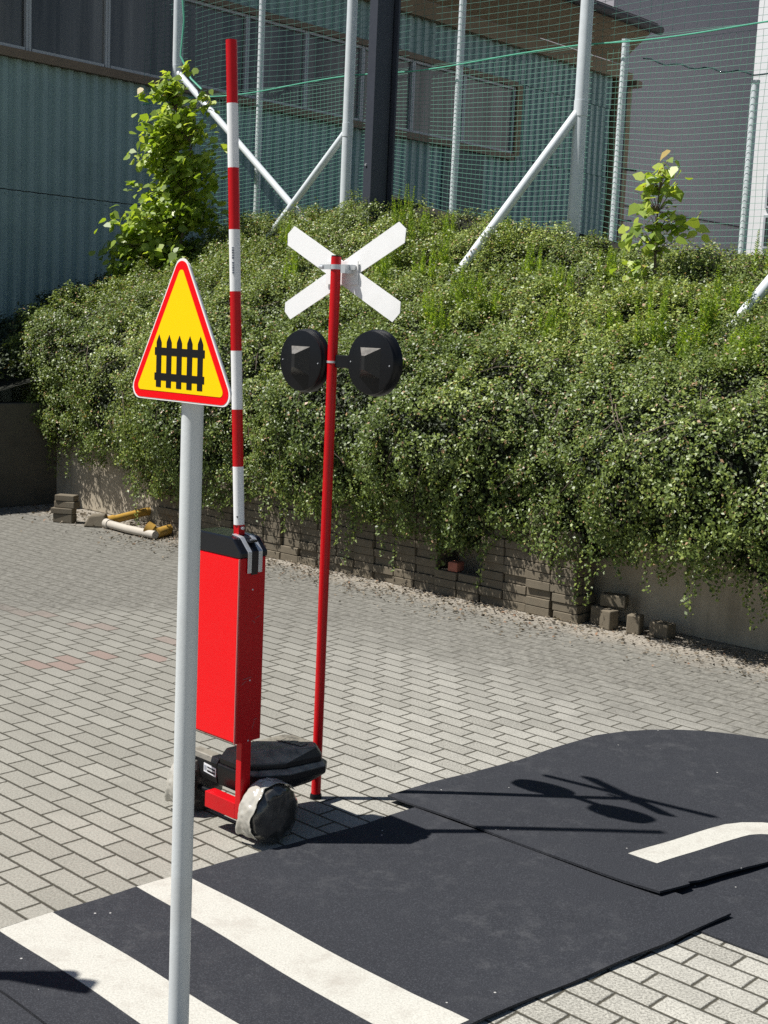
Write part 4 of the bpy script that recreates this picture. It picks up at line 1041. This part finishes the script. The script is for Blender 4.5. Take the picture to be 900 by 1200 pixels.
# post, axle beam, wheels
b = MB(); b.prism([k_(-.031, .030), k_(-.001, .030), k_(-.001, .076), k_(-.031, .076)], (0, 0, ZB0 - .083)); o = b.build('post', 'red_paint', bar, bevel=.003)
for v in o.data.vertices: v.co.z += .084
b = MB(); b.prism([k_(-.205, .032, .080), k_(-.032, .032, .080), k_(-.032, .080, .080), k_(-.205, .080, .080)], (0, 0, .062)); b.build('axle_beam', 'red_paint', bar, bevel=.003)
b = MB(); b.tube([k_(-.40, .10, .107), k_(.06, .10, .107)], .012, 12); b.build('axle', 'black_plastic', bar, smooth=True)
wr = gp(317, 952, .112); wl = gp(232, 915, .112)
for c, dirn in ((wr, 1), (wl, -1)):
    R_ = .104; V, F = [], []
    prof_ = [(-.050, .0), (-.052, .04), (-.052, .072), (-.047, .094), (-.036, .107), (-.012, .113), (.014, .113), (.034, .108), (.045, .095), (.050, .072), (.047, .04), (.046, .0)]
    b = MB(); seg = 64
    for (h_, r_) in prof_:
        for k in range(seg):
            a = 2 * math.pi * k / seg
            cr_ = (.004 * math.sin(a * 9 + h_ * 60) + .0035 * math.sin(a * 17 - h_ * 90) + .003 * math.sin(a * 5 + h_ * 130)) * (r_ / .1) * .2
            rr = min(r_ + cr_ - .003, (.1115 / max(.2, -math.sin(a))) if math.sin(a) < -.2 else 9)
            hh_ = h_ + .003 * math.sin(a * 7 + r_ * 120) * min(1, (r_ / .1) ** 2)
            V.append(c + U2 * hh_ + (W2 * math.cos(a) + Z * math.sin(a)) * rr)
    for i in range(len(prof_) - 1):
        for k in range(seg):
            k2 = (k + 1) % seg; F.append((i * seg + k, i * seg + k2, (i + 1) * seg + k2, (i + 1) * seg + k))
    b.add(V, F); wh = b.build('wheel', 'film', bar, smooth=True)
    b = MB(); b.lathe(c - U2 * .047, -U2, [(0, .046), (.012, .042), (.022, .028), (.034, .026), (.040, .010)], 20); b.build('film_bunch', 'film', wh, smooth=True)
    # bunched film over the tread, sunlight put into its pale colour, with a ragged edge and a tail near the ground
    b = MB(); V, F = [], []; na, nh = 64, 16
    P_ = []
    for i in range(na):
        for j in range(nh):
            a = math.radians(40 + 178 * i / (na - 1)); edge = .030 + .008 * math.sin(i * .21) + .003 * math.sin(i * .6 + 1)
            h_ = -.056 + (edge + .056) * j / (nh - 1); P_.append((h_, math.cos(a) * .117, math.sin(a) * .117))
    P_ = np.array(P_); crm = (vnoise(P_ + 3.3, 45.) - .5) * .009 + (vnoise(P_ + 1.7, 110.) - .5) * .005 + .001
    for k in range(len(P_)):
        h_, y_, z_ = P_[k]; i, j = divmod(k, nh); rim = .8 if j == 0 else 1
        tail = max(0, (i - na * .80) / (na * .2)) * max(0, 1 - j / 7)
        rr = (1 + crm[k] / .117) * (.90 if j == 0 else (.97 if j == 1 else 1)) + tail * .10
        V.append(c + U2 * (h_ - tail * .03) + W2 * (y_ * rr) + Z * max(-.109, z_ * rr))
    for i in range(na - 1):
        for j in range(nh - 1): F.append((i * nh + j, i * nh + j + 1, i * nh + nh + j + 1, i * nh + nh + j))
    b.add(V, F); fl = b.build('film_fold', 'film_sunlit', wh, smooth=True)
    sol = fl.modifiers.new('thickness', 'SOLIDIFY'); sol.thickness = .0012
# low black box between the wheels and the signal
def kb(u, w_, z=0.0): return k_(u - .085, w_ + .09, z - .045)       # the box sits behind the post
def shell(name, rings, mat, parent, bevel=.004):
    b = MB(); n = len(rings[0][1]); V = []
    for z, pl in rings: V += [kb(u, w_, z) for u, w_ in pl]
    F = [tuple(range(n))[::-1], tuple(range(n * (len(rings) - 1), n * len(rings)))]
    for i in range(len(rings) - 1):
        for j in range(n): F.append((i * n + j, i * n + (j + 1) % n, (i + 1) * n + (j + 1) % n, (i + 1) * n + j))
    b.add(V, F); return b.build(name, mat, parent, bevel=bevel)
F0 = .005                                             # front face, flush with the cabinet
B_ = [(-.13, F0), (0, F0), (.058, .06), (.112, .16), (.126, .33), (.09, .372), (-.10, .372), (-.13, .345)]
LOW = [(-.13, F0 + .008), (-.02, F0 + .008), (.035, .06), (.082, .15), (.078, .29), (.05, .32), (-.10, .32), (-.13, .30)]
LEDGE = [(-.13, F0 + .003), (-.012, F0 + .003), (.034, .064), (.086, .16), (.108, .33), (.078, .358), (-.098, .358), (-.124, .34)]
LID = [(-.126, F0 + .006), (-.016, F0 + .006), (.030, .066), (.082, .162), (.104, .328), (.076, .354), (-.096, .354), (-.120, .337)]
TOP = [(-.112, .034), (-.040, .034), (-.004, .085), (.046, .20), (.092, .305), (.056, .338), (-.066, .335), (-.098, .31)]
b1 = shell('battery_box', [(.192, LOW), (.236, B_), (.264, B_), (.276, LEDGE)], 'box_plastic', bar)
shell('lid', [(.276, LID), (.298, LID), (.337, TOP)], 'box_plastic', b1, .006)
shell('side_housing', [(.192, [(-.30, F0 + .006), (-.131, F0 + .006), (-.131, .070), (-.30, .070)]), (.215, [(-.30, F0), (-.131, F0), (-.131, .075), (-.30, .075)]),
                       (.272, [(-.30, F0), (-.131, F0), (-.131, .070), (-.30, .070)]), (.290, [(-.30, F0 + .012), (-.131, F0 + .012), (-.131, .060), (-.30, .060)])], 'box_plastic', b1)
b = MB()
for k in range(6):
    f = k / 5; c = kb(-.048 + .098 * f, .255 + .10 * f * .2, .3378); b.box(c, (.0085, .020, .003), ((U2 + W2 * .15).normalized(), (W2 - U2 * .15).normalized(), Z))
    if k % 2: b.box(c + W2 * .012, (.004, .020, .0022))
b.build('raised_lettering', 'box_plastic', b1)
b = MB(); b.prism([kb(-.205, .0048, .226), kb(-.133, .0048, .220), kb(-.133, .0048, .254), kb(-.205, .0048, .260)], W2 * -.0015); lb = b.build('label', 'label_white', b1)
b = MB(); b.prism([kb(-.184, .0031, .2310), kb(-.138, .0031, .2270), kb(-.138, .0031, .2470), kb(-.184, .0031, .2510)], W2 * -.0008); lp = b.build('label_print', 'sign_black', lb)
b = MB()
for k in range(7): b.box(kb(-.180 + k * .0063, .0021, .2415 - k * .0005), (.0022, .0003, .0035), (U2, W2, Z))
b.build('label_letters', 'label_white', lb)
b = MB(); b.prism([kb(-.201, .0031, .234), kb(-.189, .0031, .233), kb(-.189, .0031, .252), kb(-.201, .0031, .253)], W2 * -.0008); b.build('label_emblem', paint('grey_emblem', (.3, .32, .36), .5), lb)
# arm that ties the signal's pole to the box
b = MB(); b.bar(k_(-.155, .40, .165), k_(-.155, .545, .165), .018, .012); b.build('tow_bar', 'black_plastic', bar)
b = MB(); b.tube([k_(-.155, .535, .165), PB_ + Z * .165], .006, 8); b.build('pin', 'silver', bar)

bpy.context.view_layer.update()
